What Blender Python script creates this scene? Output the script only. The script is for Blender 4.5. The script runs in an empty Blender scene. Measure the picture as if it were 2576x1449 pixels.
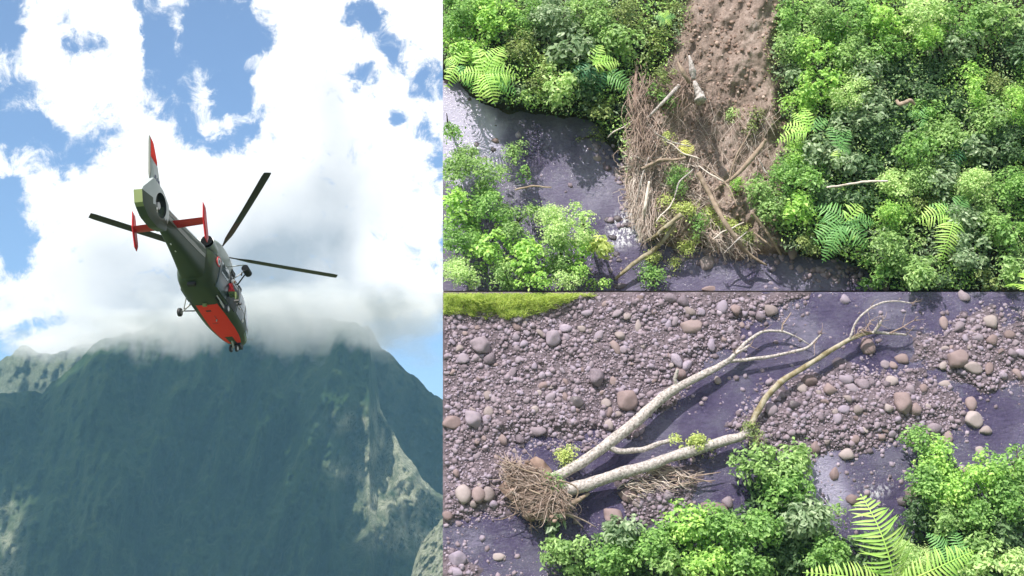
import bpy, bmesh, math, random
import numpy as np
from mathutils import Vector, Matrix

random.seed(7); rng = np.random.default_rng(7)
C = bpy.context.scene.collection
sc = bpy.context.scene

# ------------------------------------------------------------------ camera
PITCH = math.radians(12.0)
HALF = 0.414                       # tan of half the horizontal field of view
cam_d = bpy.data.cameras.new('camera'); cam = bpy.data.objects.new('camera', cam_d); C.objects.link(cam)
cam_d.sensor_width = 36.0; cam_d.lens = 18.0 / HALF
cam_d.clip_start = 0.5; cam_d.clip_end = 20000
cam.location = (0, 0, 0); cam.rotation_euler = (math.radians(90) + PITCH, 0, 0)
sc.camera = cam
FWD = np.array([0, math.cos(PITCH), math.sin(PITCH)]); UPV = np.array([0, -math.sin(PITCH), math.cos(PITCH)]); RGT = np.array([1.0, 0, 0])
FPX = 1287.5 / HALF                # focal length in the 2575 px wide measuring frame

def ray(u, v):
    u = np.asarray(u, float); v = np.asarray(v, float)
    a = (u - 1287.5) / FPX; b = -(v - 724.5) / FPX
    return a[..., None] * RGT + b[..., None] * UPV + FWD

def proj(P):
    P = np.asarray(P, float)
    d = P @ FWD
    return 1287.5 + FPX * (P @ RGT) / d, 724.5 - FPX * (P @ UPV) / d

# ------------------------------------------------------------------ sun, sky
SUN = np.array([-0.33, -0.60, 0.73]); SUN /= np.linalg.norm(SUN)
sun_d = bpy.data.lights.new('sun', 'SUN'); sun = bpy.data.objects.new('sun', sun_d); C.objects.link(sun)
sun_d.energy = 5.0; sun_d.angle = math.radians(0.5); sun_d.color = (1.0, 0.95, 0.87)
sun.rotation_euler = Vector(SUN).to_track_quat('Z', 'Y').to_euler()
sc.view_settings.view_transform = 'Standard'; sc.view_settings.look = 'None'
sc.view_settings.exposure = 0.52; sc.view_settings.gamma = 1.0
sc.view_settings.use_curve_mapping = False
sc.cycles.max_bounces = 7; sc.cycles.diffuse_bounces = 3; sc.cycles.glossy_bounces = 3
sc.cycles.transmission_bounces = 4; sc.cycles.transparent_max_bounces = 10; sc.cycles.volume_bounces = 2
sc.cycles.volume_step_rate = 1.0; sc.cycles.volume_max_steps = 256

def nt_new(tree, typ, **kw):
    n = tree.nodes.new(typ)
    for k, v in kw.items(): setattr(n, k, v)
    return n

def mnode(tree, op, a, b=None, c=None, clamp=False):
    n = tree.nodes.new('ShaderNodeMath'); n.operation = op; n.use_clamp = clamp
    for i, x in enumerate((a, b, c)):
        if x is None: continue
        if isinstance(x, (int, float)): n.inputs[i].default_value = x
        else: tree.links.new(x, n.inputs[i])
    return n.outputs[0]

def mixc(tree, f, a, b):
    n = tree.nodes.new('ShaderNodeMix'); n.data_type = 'RGBA'
    for s, x in ((n.inputs[0], f), (n.inputs[6], a), (n.inputs[7], b)):
        if isinstance(x, (int, float)): s.default_value = x
        elif isinstance(x, (tuple, list)): s.default_value = (*x[:3], 1)
        else: tree.links.new(x, s)
    return n.outputs[2]

def azel(u, v):
    d = ray(u, v); d = d / np.linalg.norm(d)
    return math.atan2(d[0], d[1]), math.asin(d[2])

w = bpy.data.worlds.new('World'); sc.world = w; w.use_nodes = True
T = w.node_tree; T.nodes.clear()
out = T.nodes.new('ShaderNodeOutputWorld'); bg = T.nodes.new('ShaderNodeBackground')
T.links.new(bg.outputs[0], out.inputs[0])
sky = T.nodes.new('ShaderNodeTexSky'); sky.sky_type = 'NISHITA'; sky.sun_disc = False
sky.sun_elevation = math.asin(SUN[2]); sky.sun_rotation = math.atan2(SUN[0], SUN[1])
sky.air_density = 1.0; sky.dust_density = 0.6; sky.ozone_density = 1.6
SKY_K = 0.122
tc = T.nodes.new('ShaderNodeTexCoord')
sep = T.nodes.new('ShaderNodeSeparateXYZ'); T.links.new(tc.outputs['Generated'], sep.inputs[0])
az = mnode(T, 'ARCTAN2', sep.outputs[0], sep.outputs[1]); el = mnode(T, 'ARCSINE', sep.outputs[2])
ae = T.nodes.new('ShaderNodeCombineXYZ'); T.links.new(az, ae.inputs[0]); T.links.new(el, ae.inputs[1])
def wnoise(scale, detail, rough, vec=None, dist=0.0, off=0.0):
    n = T.nodes.new('ShaderNodeTexNoise'); n.inputs['Scale'].default_value = scale
    n.inputs['Detail'].default_value = detail; n.inputs['Roughness'].default_value = rough
    n.inputs['Distortion'].default_value = dist
    v = tc.outputs['Generated'] if vec is None else vec
    m = T.nodes.new('ShaderNodeVectorMath'); m.operation = 'ADD'; T.links.new(v, m.inputs[0]); m.inputs[1].default_value = (off, off * 0.7, off * 1.3)
    T.links.new(m.outputs[0], n.inputs['Vector'])
    return n
# ragged edges: the coordinates are pushed about by noise before the cloud banks are laid out
wn = wnoise(26, 7, 0.62); wn2 = wnoise(9, 3, 0.5, off=3.1)
def centred(n, amp):
    s = T.nodes.new('ShaderNodeVectorMath'); s.operation = 'SUBTRACT'; T.links.new(n.outputs['Color'], s.inputs[0]); s.inputs[1].default_value = (.5, .5, .5)
    m = T.nodes.new('ShaderNodeVectorMath'); m.operation = 'SCALE'; T.links.new(s.outputs[0], m.inputs[0]); m.inputs['Scale'].default_value = amp
    return m.outputs[0]
def vadd(a, b):
    m = T.nodes.new('ShaderNodeVectorMath'); m.operation = 'ADD'; T.links.new(a, m.inputs[0]); T.links.new(b, m.inputs[1]); return m.outputs[0]
warp = vadd(vadd(ae.outputs[0], centred(wn, 0.052)), centred(wn2, 0.035))
warps = vadd(ae.outputs[0], centred(wn2, 0.06))
def blob(u, v, ru, rv, wgt, rot=0.0, src=None):
    a, e = azel(u, v)
    m = T.nodes.new('ShaderNodeMapping'); m.vector_type = 'TEXTURE'
    T.links.new(src if src is not None else warp, m.inputs[0])
    m.inputs['Location'].default_value = (a, e, 0); m.inputs['Rotation'].default_value = (0, 0, math.radians(rot))
    m.inputs['Scale'].default_value = (ru / FPX, rv / FPX, 1000)
    l = T.nodes.new('ShaderNodeVectorMath'); l.operation = 'LENGTH'; T.links.new(m.outputs[0], l.inputs[0])
    r = T.nodes.new('ShaderNodeMapRange'); r.interpolation_type = 'SMOOTHSTEP'
    r.inputs['From Min'].default_value = 0.25; r.inputs['From Max'].default_value = 1.3
    r.inputs['To Min'].default_value = wgt; r.inputs['To Max'].default_value = 0.0
    T.links.new(l.outputs['Value'], r.inputs['Value'])
    return r.outputs[0]
# openings of blue between the clouds, and loose cloud inside them
HOLES = [(5, 40, 75, 130, .9, 0), (208, 105, 50, 48, .62, 0), (385, 60, 48, 120, .65, 15), (480, 60, 75, 110, .9, 0), (590, 110, 105, 160, 1.0, 10),
         (440, 230, 75, 140, .75, 20), (590, 250, 70, 95, .7, -20), (545, 345, 120, 60, .68, 10), (30, 270, 120, 80, .75, -10), (120, 360, 170, 75, .66, -25),
         (250, 330, 60, 60, .45, 0), (925, 195, 42, 50, .66, 30), (930, 25, 70, 50, .8, 0), (1000, 110, 95, 55, .62, -45), (1085, 190, 60, 70, .7, -30),
         (1010, 285, 30, 25, .55, 0), (1068, 335, 40, 50, .6, 0), (1100, 430, 40, 80, .66, 0), (5, 590, 70, 130, .95, 0), (1115, 640, 35, 90, .6, 0),
         (1120, 900, 200, 130, 1.1, 0), (0, 880, 60, 60, .8, 0), (85, 805, 75, 30, .42, 0), (5, 470, 60, 60, .5, 0), (1000, 830, 60, 40, .5, 0)]
PUFFS = [(600, 165, 60, 28, .30, 20), (560, 300, 110, 34, .62, 30), (650, 200, 55, 70, .35, 20), (310, 130, 45, 90, .45, 0), (450, 45, 16, 60, .22, 0), (1050, 150, 45, 30, .4, -30),
         (45, 260, 60, 26, .35, 0), (1060, 40, 80, 50, .4, 0)]
cov = None
for h in HOLES:
    b = blob(*h); cov = b if cov is None else mnode(T, 'ADD', cov, b)
for h in PUFFS: cov = mnode(T, 'SUBTRACT', cov, blob(*h))
fb = wnoise(44, 10, 0.7, dist=0.5, off=9.2); lf = wnoise(2.6, 4, 0.55, off=1.7)
inframe = blob(560, 480, 1500, 1100, 1.0, 0, ae.outputs[0])
far = mnode(T, 'MULTIPLY', mnode(T, 'SUBTRACT', 1.0, inframe), mnode(T, 'MULTIPLY', mnode(T, 'SUBTRACT', lf.outputs[0], 0.52), 4.0))
tot = mnode(T, 'ADD', mnode(T, 'ADD', cov, far), mnode(T, 'MULTIPLY', mnode(T, 'SUBTRACT', fb.outputs[0], 0.5), 2.3))
mr = T.nodes.new('ShaderNodeMapRange'); mr.interpolation_type = 'SMOOTHERSTEP'
mr.inputs['From Min'].default_value = 0.08; mr.inputs['From Max'].default_value = 0.74
mr.inputs['To Min'].default_value = 0.0; mr.inputs['To Max'].default_value = 0.95
T.links.new(tot, mr.inputs['Value'])
blue_mask = mr.outputs[0]
GREYS = [(835, 240, 70, 120, .17, 0), (850, 420, 80, 200, .22, -8), (780, 560, 240, 160, .42, 20), (720, 700, 260, 150, .52, 0), (560, 740, 260, 120, .40, 0),
         (330, 720, 200, 110, .34, 0), (280, 640, 90, 60, .16, 0), (620, 840, 420, 90, .45, 0), (880, 640, 60, 160, .22, 0)]
gr = None
for h in GREYS:
    b = blob(*h, warps); gr = b if gr is None else mnode(T, 'ADD', gr, b)
gn = wnoise(13, 7, 0.58, off=5.5)
gr = mnode(T, 'MULTIPLY', gr, mnode(T, 'ADD', mnode(T, 'MULTIPLY', gn.outputs[0], 1.5), 0.15))
gr = mnode(T, 'MINIMUM', gr, 0.9)
fine = mnode(T, 'MULTIPLY', mnode(T, 'SUBTRACT', wnoise(22, 8, 0.6, off=2.2).outputs[0], 0.5), 0.42, clamp=True)
gr = mnode(T, 'ADD', gr, fine, clamp=True)
cloudc = mixc(T, gr, (.88, .88, .885), (0.28, 0.32, 0.37))
scl = T.nodes.new('ShaderNodeMix'); scl.data_type = 'RGBA'; scl.blend_type = 'MULTIPLY'; scl.inputs[0].default_value = 1.0
T.links.new(sky.outputs[0], scl.inputs[6]); scl.inputs[7].default_value = (SKY_K * .72, SKY_K * .84, SKY_K * 1.0, 1)
T.links.new(mixc(T, blue_mask, cloudc, scl.outputs[2]), bg.inputs[0]); bg.inputs[1].default_value = 1.0

# ------------------------------------------------------------------ numeric helpers
def _hash(ix, iy, iz, seed):
    n = (ix.astype(np.int64) * 73856093) ^ (iy.astype(np.int64) * 19349663) ^ (iz.astype(np.int64) * 83492791) ^ (seed * 2654435761 & 0x7fffffff)
    n = (n ^ (n >> 13)) * 1274126177 & 0x7fffffff
    n = (n ^ (n >> 15)) * 668265263 & 0x7fffffff
    return ((n ^ (n >> 12)) & 0xffffff) / float(0xffffff)

def vnoise(x, y, z=0.0, seed=0):
    x, y, z = np.broadcast_arrays(np.asarray(x, float), np.asarray(y, float), np.asarray(z, float))
    ix, iy, iz = np.floor(x), np.floor(y), np.floor(z)
    fx, fy, fz = x - ix, y - iy, z - iz
    fx, fy, fz = [t * t * (3 - 2 * t) for t in (fx, fy, fz)]
    r = 0
    for dx in (0, 1):
        for dy in (0, 1):
            for dz in (0, 1):
                r = r + _hash(ix + dx, iy + dy, iz + dz, seed) * (fx if dx else 1 - fx) * (fy if dy else 1 - fy) * (fz if dz else 1 - fz)
    return r * 2 - 1

def fbm(x, y, z=0.0, seed=0, oct=5, gain=0.5):
    a, s, r = 1.0, 1.0, 0
    for o in range(oct):
        r = r + a * vnoise(np.asarray(x) * s, np.asarray(y) * s, np.asarray(z) * s, seed + o * 17); a *= gain; s *= 2.03
    return r

def smooth(a, b, x):
    t = np.clip((x - a) / (b - a), 0, 1); return t * t * (3 - 2 * t)

def sdf(poly, u, v):
    """signed distance to a polygon in measuring pixels, negative inside"""
    p = np.asarray(poly, float); u = np.asarray(u, float); v = np.asarray(v, float)
    d = np.full(u.shape, 1e9); ins = np.zeros(u.shape, bool)
    for i in range(len(p)):
        a, b = p[i], p[(i + 1) % len(p)]; e = b - a
        t = np.clip(((u - a[0]) * e[0] + (v - a[1]) * e[1]) / (e @ e), 0, 1)
        d = np.minimum(d, np.hypot(u - a[0] - t * e[0], v - a[1] - t * e[1]))
        c = (a[1] > v) != (b[1] > v)
        ins ^= c & (u < (b[0] - a[0]) * (v - a[1]) / (b[1] - a[1] + 1e-12) + a[0])
    return np.where(ins, -d, d)

def np_mesh(name, V, F, smooth_shade=False, attrs=None):
    """V (n,3); F (m,3) or (m,4)"""
    V = np.asarray(V, np.float32); F = np.asarray(F, np.int32); k = F.shape[1]
    me = bpy.data.meshes.new(name)
    me.vertices.add(len(V)); me.vertices.foreach_set('co', V.ravel())
    me.loops.add(F.size); me.loops.foreach_set('vertex_index', F.ravel())
    me.polygons.add(len(F)); me.polygons.foreach_set('loop_start', np.arange(0, F.size, k, dtype=np.int32))
    me.polygons.foreach_set('loop_total', np.full(len(F), k, np.int32))
    if smooth_shade: me.polygons.foreach_set('use_smooth', np.ones(len(F), bool))
    me.update(calc_edges=True)
    for an, av in (attrs or {}).items():
        a = me.attributes.new(an, 'FLOAT', 'POINT'); a.data.foreach_set('value', np.asarray(av, np.float32).ravel())
    me.validate(clean_customdata=False)
    return me

def link(name, me, mat=None, parent=None, kind=None, label=None, cat=None, group=None, loc=None):
    o = bpy.data.objects.new(name, me); C.objects.link(o)
    if mat is not None and me is not None and not me.materials: me.materials.append(mat)
    if parent is not None: o.parent = parent
    if loc is not None: o.location = loc
    tag(o, label, cat, group, kind)
    return o

def tag(o, label=None, cat=None, group=None, kind=None):
    if label: o['label'] = label
    if cat: o['category'] = cat
    if group: o['group'] = group
    if kind: o['kind'] = kind
    return o

def empty(name, loc, label, cat, group=None):
    o = bpy.data.objects.new(name, None); C.objects.link(o); o.location = loc; o.empty_display_size = 0.3
    return tag(o, label, cat, group)

def grid_faces(nr, nc):
    i = np.arange(nr - 1)[:, None] * nc + np.arange(nc - 1)[None, :]
    return np.stack([i, i + 1, i + nc + 1, i + nc], -1).reshape(-1, 4)

# ------------------------------------------------------------------ materials
def new_mat(name):
    m = bpy.data.materials.new(name); m.use_nodes = True; t = m.node_tree
    return m, t, t.nodes['Principled BSDF']

def ramp(t, fac, stops):
    n = t.nodes.new('ShaderNodeValToRGB'); e = n.color_ramp.elements
    while len(e) > 1: e.remove(e[-1])
    e[0].position = stops[0][0]; e[0].color = (*stops[0][1], 1)
    for p, c in stops[1:]:
        x = e.new(p); x.color = (*c, 1)
    t.links.new(fac, n.inputs[0]); return n.outputs[0]

def tnoise(t, scale, detail=5, rough=0.55, coord='Object', stretch=None):
    c = t.nodes.new('ShaderNodeTexCoord'); n = t.nodes.new('ShaderNodeTexNoise')
    n.inputs['Scale'].default_value = scale; n.inputs['Detail'].default_value = detail; n.inputs['Roughness'].default_value = rough
    src = c.outputs[coord]
    if stretch:
        m = t.nodes.new('ShaderNodeMapping'); m.inputs['Scale'].default_value = stretch; t.links.new(src, m.inputs[0]); src = m.outputs[0]
    t.links.new(src, n.inputs['Vector']); return n.outputs[0]

def add_bump(t, bs, h, strength=0.5, dist=0.02):
    b = t.nodes.new('ShaderNodeBump'); b.inputs['Strength'].default_value = strength; b.inputs['Distance'].default_value = dist
    t.links.new(h, b.inputs['Height']); t.links.new(b.outputs[0], bs.inputs['Normal'])

def paint(name, col, rough=0.4, metal=0.0, dirt=0.15, emit=None):
    m, t, b = new_mat(name)
    n = tnoise(t, 2.5, 6, 0.6)
    c2 = tuple(x * (1 - dirt) for x in col)
    t.links.new(ramp(t, n, [(0.3, c2), (0.65, col)]), b.inputs['Base Color'])
    b.inputs['Roughness'].default_value = rough; b.inputs['Metallic'].default_value = metal
    return m

def leaf_mat(name, cols, rough=0.45, trans=0.42, k=1.9):
    cols = [tuple(min(.8, k * (c * .80 + .20 * (.3 * q[0] + .6 * q[1] + .1 * q[2]))) for c in q) for q in cols]
    m, t, b = new_mat(name)
    g = t.nodes.new('ShaderNodeNewGeometry')
    n = tnoise(t, 1.6, 3, 0.5)
    f = mnode(t, 'ADD', mnode(t, 'MULTIPLY', g.outputs['Random Per Island'], 0.62), mnode(t, 'MULTIPLY', mnode(t, 'SUBTRACT', n, 0.3), 0.75), clamp=True)
    st = [(i / (len(cols) - 1), c) for i, c in enumerate(cols)]
    col = ramp(t, f, st)
    t.links.new(col, b.inputs['Base Color']); b.inputs['Roughness'].default_value = rough
    b.inputs['Specular IOR Level'].default_value = 0.35
    tr = t.nodes.new('ShaderNodeBsdfTranslucent'); 
    hs = t.nodes.new('ShaderNodeHueSaturation'); hs.inputs['Saturation'].default_value = 1.1; hs.inputs['Value'].default_value = 1.2
    t.links.new(col, hs.inputs['Color']); t.links.new(hs.outputs[0], tr.inputs[0])
    mx = t.nodes.new('ShaderNodeMixShader'); mx.inputs[0].default_value = trans
    t.links.new(b.outputs[0], mx.inputs[1]); t.links.new(tr.outputs[0], mx.inputs[2])
    t.links.new(mx.outputs[0], t.nodes['Material Output'].inputs[0])
    return m

LM = {
 'lime':  leaf_mat('leaf_lime',  [(.075, .17, .022), (.15, .30, .035), (.27, .43, .06), (.38, .50, .11)]),
 'pale':  leaf_mat('leaf_pale',  [(.11, .20, .05), (.22, .35, .09), (.34, .45, .15), (.46, .54, .24)]),
 'mid':   leaf_mat('leaf_mid',   [(.05, .12, .022), (.10, .215, .035), (.17, .31, .055), (.26, .40, .085)]),
 'fresh': leaf_mat('leaf_fresh', [(.06, .12, .03), (.125, .225, .05), (.21, .33, .085), (.33, .44, .14)]),
 'grey':  leaf_mat('leaf_grey',  [(.05, .10, .04), (.12, .19, .085), (.21, .28, .15), (.36, .42, .27)], rough=0.38),
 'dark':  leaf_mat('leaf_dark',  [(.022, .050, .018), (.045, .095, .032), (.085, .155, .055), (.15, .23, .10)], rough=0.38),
 'olive': leaf_mat('leaf_olive', [(.05, .09, .02), (.11, .16, .035), (.20, .25, .06), (.32, .36, .11)]),
 'yellow': leaf_mat('leaf_yellow', [(.14, .20, .04), (.25, .31, .06), (.36, .40, .10), (.44, .45, .17)]),
}
FERN = {k: leaf_mat('fern_' + k, c, 0.42, 0.4) for k, c in {
 'bright': [(.17, .34, .03), (.26, .44, .05), (.36, .52, .08)],
 'green': [(.06, .19, .04), (.11, .28, .06), (.18, .37, .09)],
 'dark': [(.025, .11, .05), (.05, .17, .07), (.09, .24, .11)],
 'yellow': [(.40, .48, .03), (.52, .56, .05), (.62, .64, .09)]}.items()}

def rock_mat(name, cols, island=False, rough=0.8, wet=0.0):
    m, t, b = new_mat(name)
    if island: f0 = t.nodes.new('ShaderNodeNewGeometry').outputs['Random Per Island']
    else: f0 = t.nodes.new('ShaderNodeObjectInfo').outputs['Random']
    n = tnoise(t, 6 if island else 3.0, 6, 0.65)
    f = mnode(t, 'ADD', mnode(t, 'MULTIPLY', f0, 0.75), mnode(t, 'MULTIPLY', mnode(t, 'SUBTRACT', n, 0.35), 0.7), clamp=True)
    t.links.new(ramp(t, f, [(i / (len(cols) - 1), c) for i, c in enumerate(cols)]), b.inputs['Base Color'])
    b.inputs['Roughness'].default_value = rough
    add_bump(t, b, tnoise(t, 14, 6, 0.7), 0.5, 0.03)
    return m
ROCK = rock_mat('river_stone', [(.11, .085, .11), (.21, .165, .20), (.28, .225, .265), (.26, .215, .285), (.42, .345, .405)])
GRAVEL = rock_mat('gravel_stone', [(.09, .07, .09), (.19, .145, .175), (.27, .21, .25), (.25, .205, .27), (.44, .36, .42)], island=True)
BROWNROCK = rock_mat('brown_stone', [(.15, .105, .11), (.23, .165, .17), (.30, .225, .23)])
WETROCK = rock_mat('wet_stone', [(.05, .04, .055), (.09, .07, .085), (.13, .11, .12)], rough=0.3)
TANROCK = rock_mat('tan_stone', [(.21, .165, .17), (.29, .235, .24), (.37, .31, .315)])

def bark_mat(name, cols, scale=5, stretch=(1, 1, 1)):
    m, t, b = new_mat(name)
    n = tnoise(t, scale, 8, 0.68, stretch=stretch)
    t.links.new(ramp(t, n, [(0.28 + 0.44 * i / (len(cols) - 1), c) for i, c in enumerate(cols)]), b.inputs['Base Color'])
    b.inputs['Roughness'].default_value = 0.85
    add_bump(t, b, tnoise(t, scale * 5, 6, 0.7), 0.7, 0.02)
    return m
BARK_PALE = bark_mat('bark_pale', [(.09, .075, .07), (.26, .225, .215), (.50, .45, .44), (.64, .60, .59)], 13)
BARK_WHITE = bark_mat('bark_bleached', [(.40, .33, .28), (.60, .52, .47), (.70, .64, .60)], 5)
BARK_TAN = bark_mat('bark_tan', [(.14, .10, .07), (.28, .21, .16), (.42, .33, .27)], 4)
BARK_MUD = bark_mat('bark_muddy', [(.10, .065, .05), (.22, .145, .12), (.34, .24, .20)], 3)
BARK_MOSS = bark_mat('bark_mossy', [(.09, .07, .035), (.20, .16, .085), (.35, .31, .24), (.46, .42, .36)], 3)
TWIG = bark_mat('twig_wood', [(.14, .095, .075), (.30, .215, .18), (.46, .36, .31)], 2.5)
ROOTM = bark_mat('root_wood', [(.17, .12, .10), (.36, .275, .24), (.54, .45, .41)], 3)
STEM = bark_mat('stem_wood', [(.05, .04, .025), (.10, .08, .05)], 5)
DEADLEAF = leaf_mat('dead_leaf', [(.18, .10, .06), (.32, .20, .12), (.42, .30, .2)], trans=0.1)

# ------------------------------------------------------------------ the steep hillside facing the camera that carries both river reaches
TAU = math.radians(8.0)
N = np.array([0, -math.cos(TAU), math.sin(TAU)]); TT = np.array([0, math.sin(TAU), math.cos(TAU)])
C0 = FWD * 50.0
SPLIT = 733.0
def S(u, v, h=0.0):
    d = ray(u, v); h = np.asarray(h, float)
    s = (C0 @ N * np.where(np.asarray(v, float) < SPLIT, 1.0, 0.95) + h) / (d @ N)   # the lower river lies on a step 2.5 m nearer
    return d * s[..., None]
PXM = 50.0 / FPX                    # metres per measuring pixel
U0, U1, VM0, VM1, VB = 1113.5, 2660, 731.0, 735.0, 1500
SPLIT = 733.0

def clip_mask(P, top, mu=1.0):
    u, v = proj(P)
    m = u > U0 + mu
    return m & ((v < VM0 - mu * 0.5) if top else (v > VM1 + mu * 0.5))

# --- height fields (metres above the water)
RIVER = [(1000, 205), (1150, 205), (1210, 262), (1330, 285), (1450, 300), (1500, 320), (1545, 370), (1560, 430), (1590, 500), (1600, 560), (1640, 600), (1700, 628), (1840, 628),
         (1990, 640), (2100, 690), (2190, 760), (1450, 780), (1440, 640), (1350, 520), (1180, 480), (1000, 420)]
RIVER_LOW = [(1000, 205), (1150, 205), (1210, 262), (1330, 285), (1450, 300), (1500, 320), (1545, 370), (1560, 430), (1590, 500), (1600, 560), (1640, 600), (1700, 628), (1840, 628),
         (1990, 640), (2090, 652), (2180, 690), (2235, 760), (2235, 900), (1000, 900)]
SLIDE = [(1750, -80), (1962, -80), (1968, 40), (1938, 110), (1946, 190), (1968, 260), (1972, 330), (1958, 420), (1925, 450), (1960, 560), (1970, 640), (1700, 630), (1610, 590), (1580, 450),
         (1585, 320), (1590, 220), (1640, 190), (1700, 120)]
def h_top(u, v):
    d = sdf(RIVER_LOW, u, v) + 10 * fbm(u / 40, v / 40, seed=3, oct=4)
    h = np.where(d < 0, np.maximum(d * 0.006, -0.28), np.minimum(d * 0.02, 0.55))
    h = h + 0.10 * fbm(u / 70, v / 70, seed=5) * smooth(-10, 60, d)
    s = sdf(SLIDE, u, v)
    sl = smooth(30, -30, s)
    rise = smooth(620, 0, v) * 1.6
    gul = 0.30 * fbm(u / 60 + v / 260, v / 130, seed=11, oct=5) - 0.16 * np.abs(fbm(u / 34 + v / 300, v / 240, seed=14, oct=3)) + 0.075 * fbm(u / 18 + v / 60, v / 26, seed=12, oct=4, gain=0.65)
    h = h + sl * (rise * 0.7 + gul) * smooth(-5, 60, d)
    h = h + 0.5 * smooth(20, 90, s) * smooth(0, 100, d)
    return h
LAND = [[(1000, 700), (1750, 700), (2050, 720), (2030, 760), (1985, 790), (1880, 830), (1780, 905), (1680, 1010), (1570, 1085), (1490, 1125), (1420, 1105), (1340, 1095), (1300, 1130), (1305, 1190), (1265, 1235), (1250, 1275), (1180, 1305), (1000, 1320)],
        [(1900, 1020), (2010, 955), (2150, 935), (2330, 955), (2400, 1010), (2370, 1085), (2240, 1120), (2060, 1128), (1900, 1120), (1850, 1080)],
        [(2330, 865), (2420, 800), (2575, 790), (2720, 800), (2720, 960), (2575, 960), (2420, 950), (2355, 925)],
        [(1570, 1215), (1740, 1195), (1730, 1300), (1600, 1300)],
        [(1000, 1385), (1170, 1380), (1200, 1520), (1000, 1520)]]
def h_bot(u, v):
    d = np.full(np.shape(u), 1e9)
    for p in LAND: d = np.minimum(d, sdf(p, u, v))
    d = d + 16 * fbm(u / 55, v / 55, seed=23, oct=4)
    h = -np.clip(d, -60, 70) * 0.0030
    h = h + 0.085 * fbm(u / 75, v / 48, seed=24, oct=5, gain=.6) + .022
    pool = sdf([(1300, 1120), (1345, 1100), (1400, 1115), (1420, 1150), (1390, 1185), (1320, 1185)], u, v)
    h = h - 0.14 * smooth(15, -15, pool)
    g = sdf([(1000, 600), (1500, 600), (1500, 735), (1420, 765), (1290, 798), (1200, 788), (1000, 806)], u, v)
    return h + 0.3 * smooth(20, -40, g)

def panel_sheet(name, hf, us, vs, mat, extra=None):
    uu, vv = np.meshgrid(us, vs)
    h = hf(uu, vv)
    P = S(uu, vv, h)
    at = {k: f(uu, vv) for k, f in (extra or {}).items()}
    me = np_mesh(name, P.reshape(-1, 3), grid_faces(len(vs), len(us))[:, ::-1], True, {k: a.ravel() for k, a in at.items()})
    return link(name, me, mat, kind='structure')

def ground_mat(name, base, soil, stretch):
    m, t, b = new_mat(name)
    a = t.nodes.new('ShaderNodeAttribute'); a.attribute_name = 'soil'
    n1 = tnoise(t, 1.1, 8, 0.62); n2 = tnoise(t, 9, 6, 0.7)
    dark = ramp(t, n2, [(0.3, base[0]), (0.7, base[1])])
    so = ramp(t, mnode(t, 'ADD', mnode(t, 'MULTIPLY', n1, 0.55), mnode(t, 'MULTIPLY', n2, 0.45)), [(0.33, soil[0]), (0.48, soil[1]), (0.6, soil[2]), (0.7, soil[3])])
    t.links.new(mixc(t, a.outputs['Fac'], dark, so), b.inputs['Base Color'])
    b.inputs['Roughness'].default_value = 0.95; b.inputs['Specular IOR Level'].default_value = 0.15
    add_bump(t, b, tnoise(t, 7, 9, 0.75), 1.0, 0.09)
    return m
SOILT = ground_mat('soil_slope', ((.02, .02, .012), (.06, .055, .03)), ((.12, .090, .078), (.25, .19, .165), (.37, .29, .26), (.56, .48, .45)), 1)
BED = ground_mat('river_bed', ((.06, .052, .07), (.15, .125, .16)), ((.07, .055, .07), (.14, .11, .13), (.20, .16, .185), (.28, .23, .265)), 1)
us = np.arange(U0, U1 + 1, 4.5)
panel_sheet('landslide_terrain', h_top, us, np.append(np.arange(-90, 731, 4.5), 731.5), SOILT,
            {'soil': lambda u, v: np.clip(smooth(25, -20, sdf(SLIDE, u, v) + 30 * fbm(u / 40, v / 40, seed=31)) + 0.35 * smooth(0, -30, sdf(RIVER_LOW, u, v)), 0, 1)})
panel_sheet('riverbed_terrain', h_bot, us, np.append(np.arange(734.5, VB, 4.5), VB), BED,
            {'soil': lambda u, v: smooth(-0.05, 0.06, h_bot(u, v))})

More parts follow.
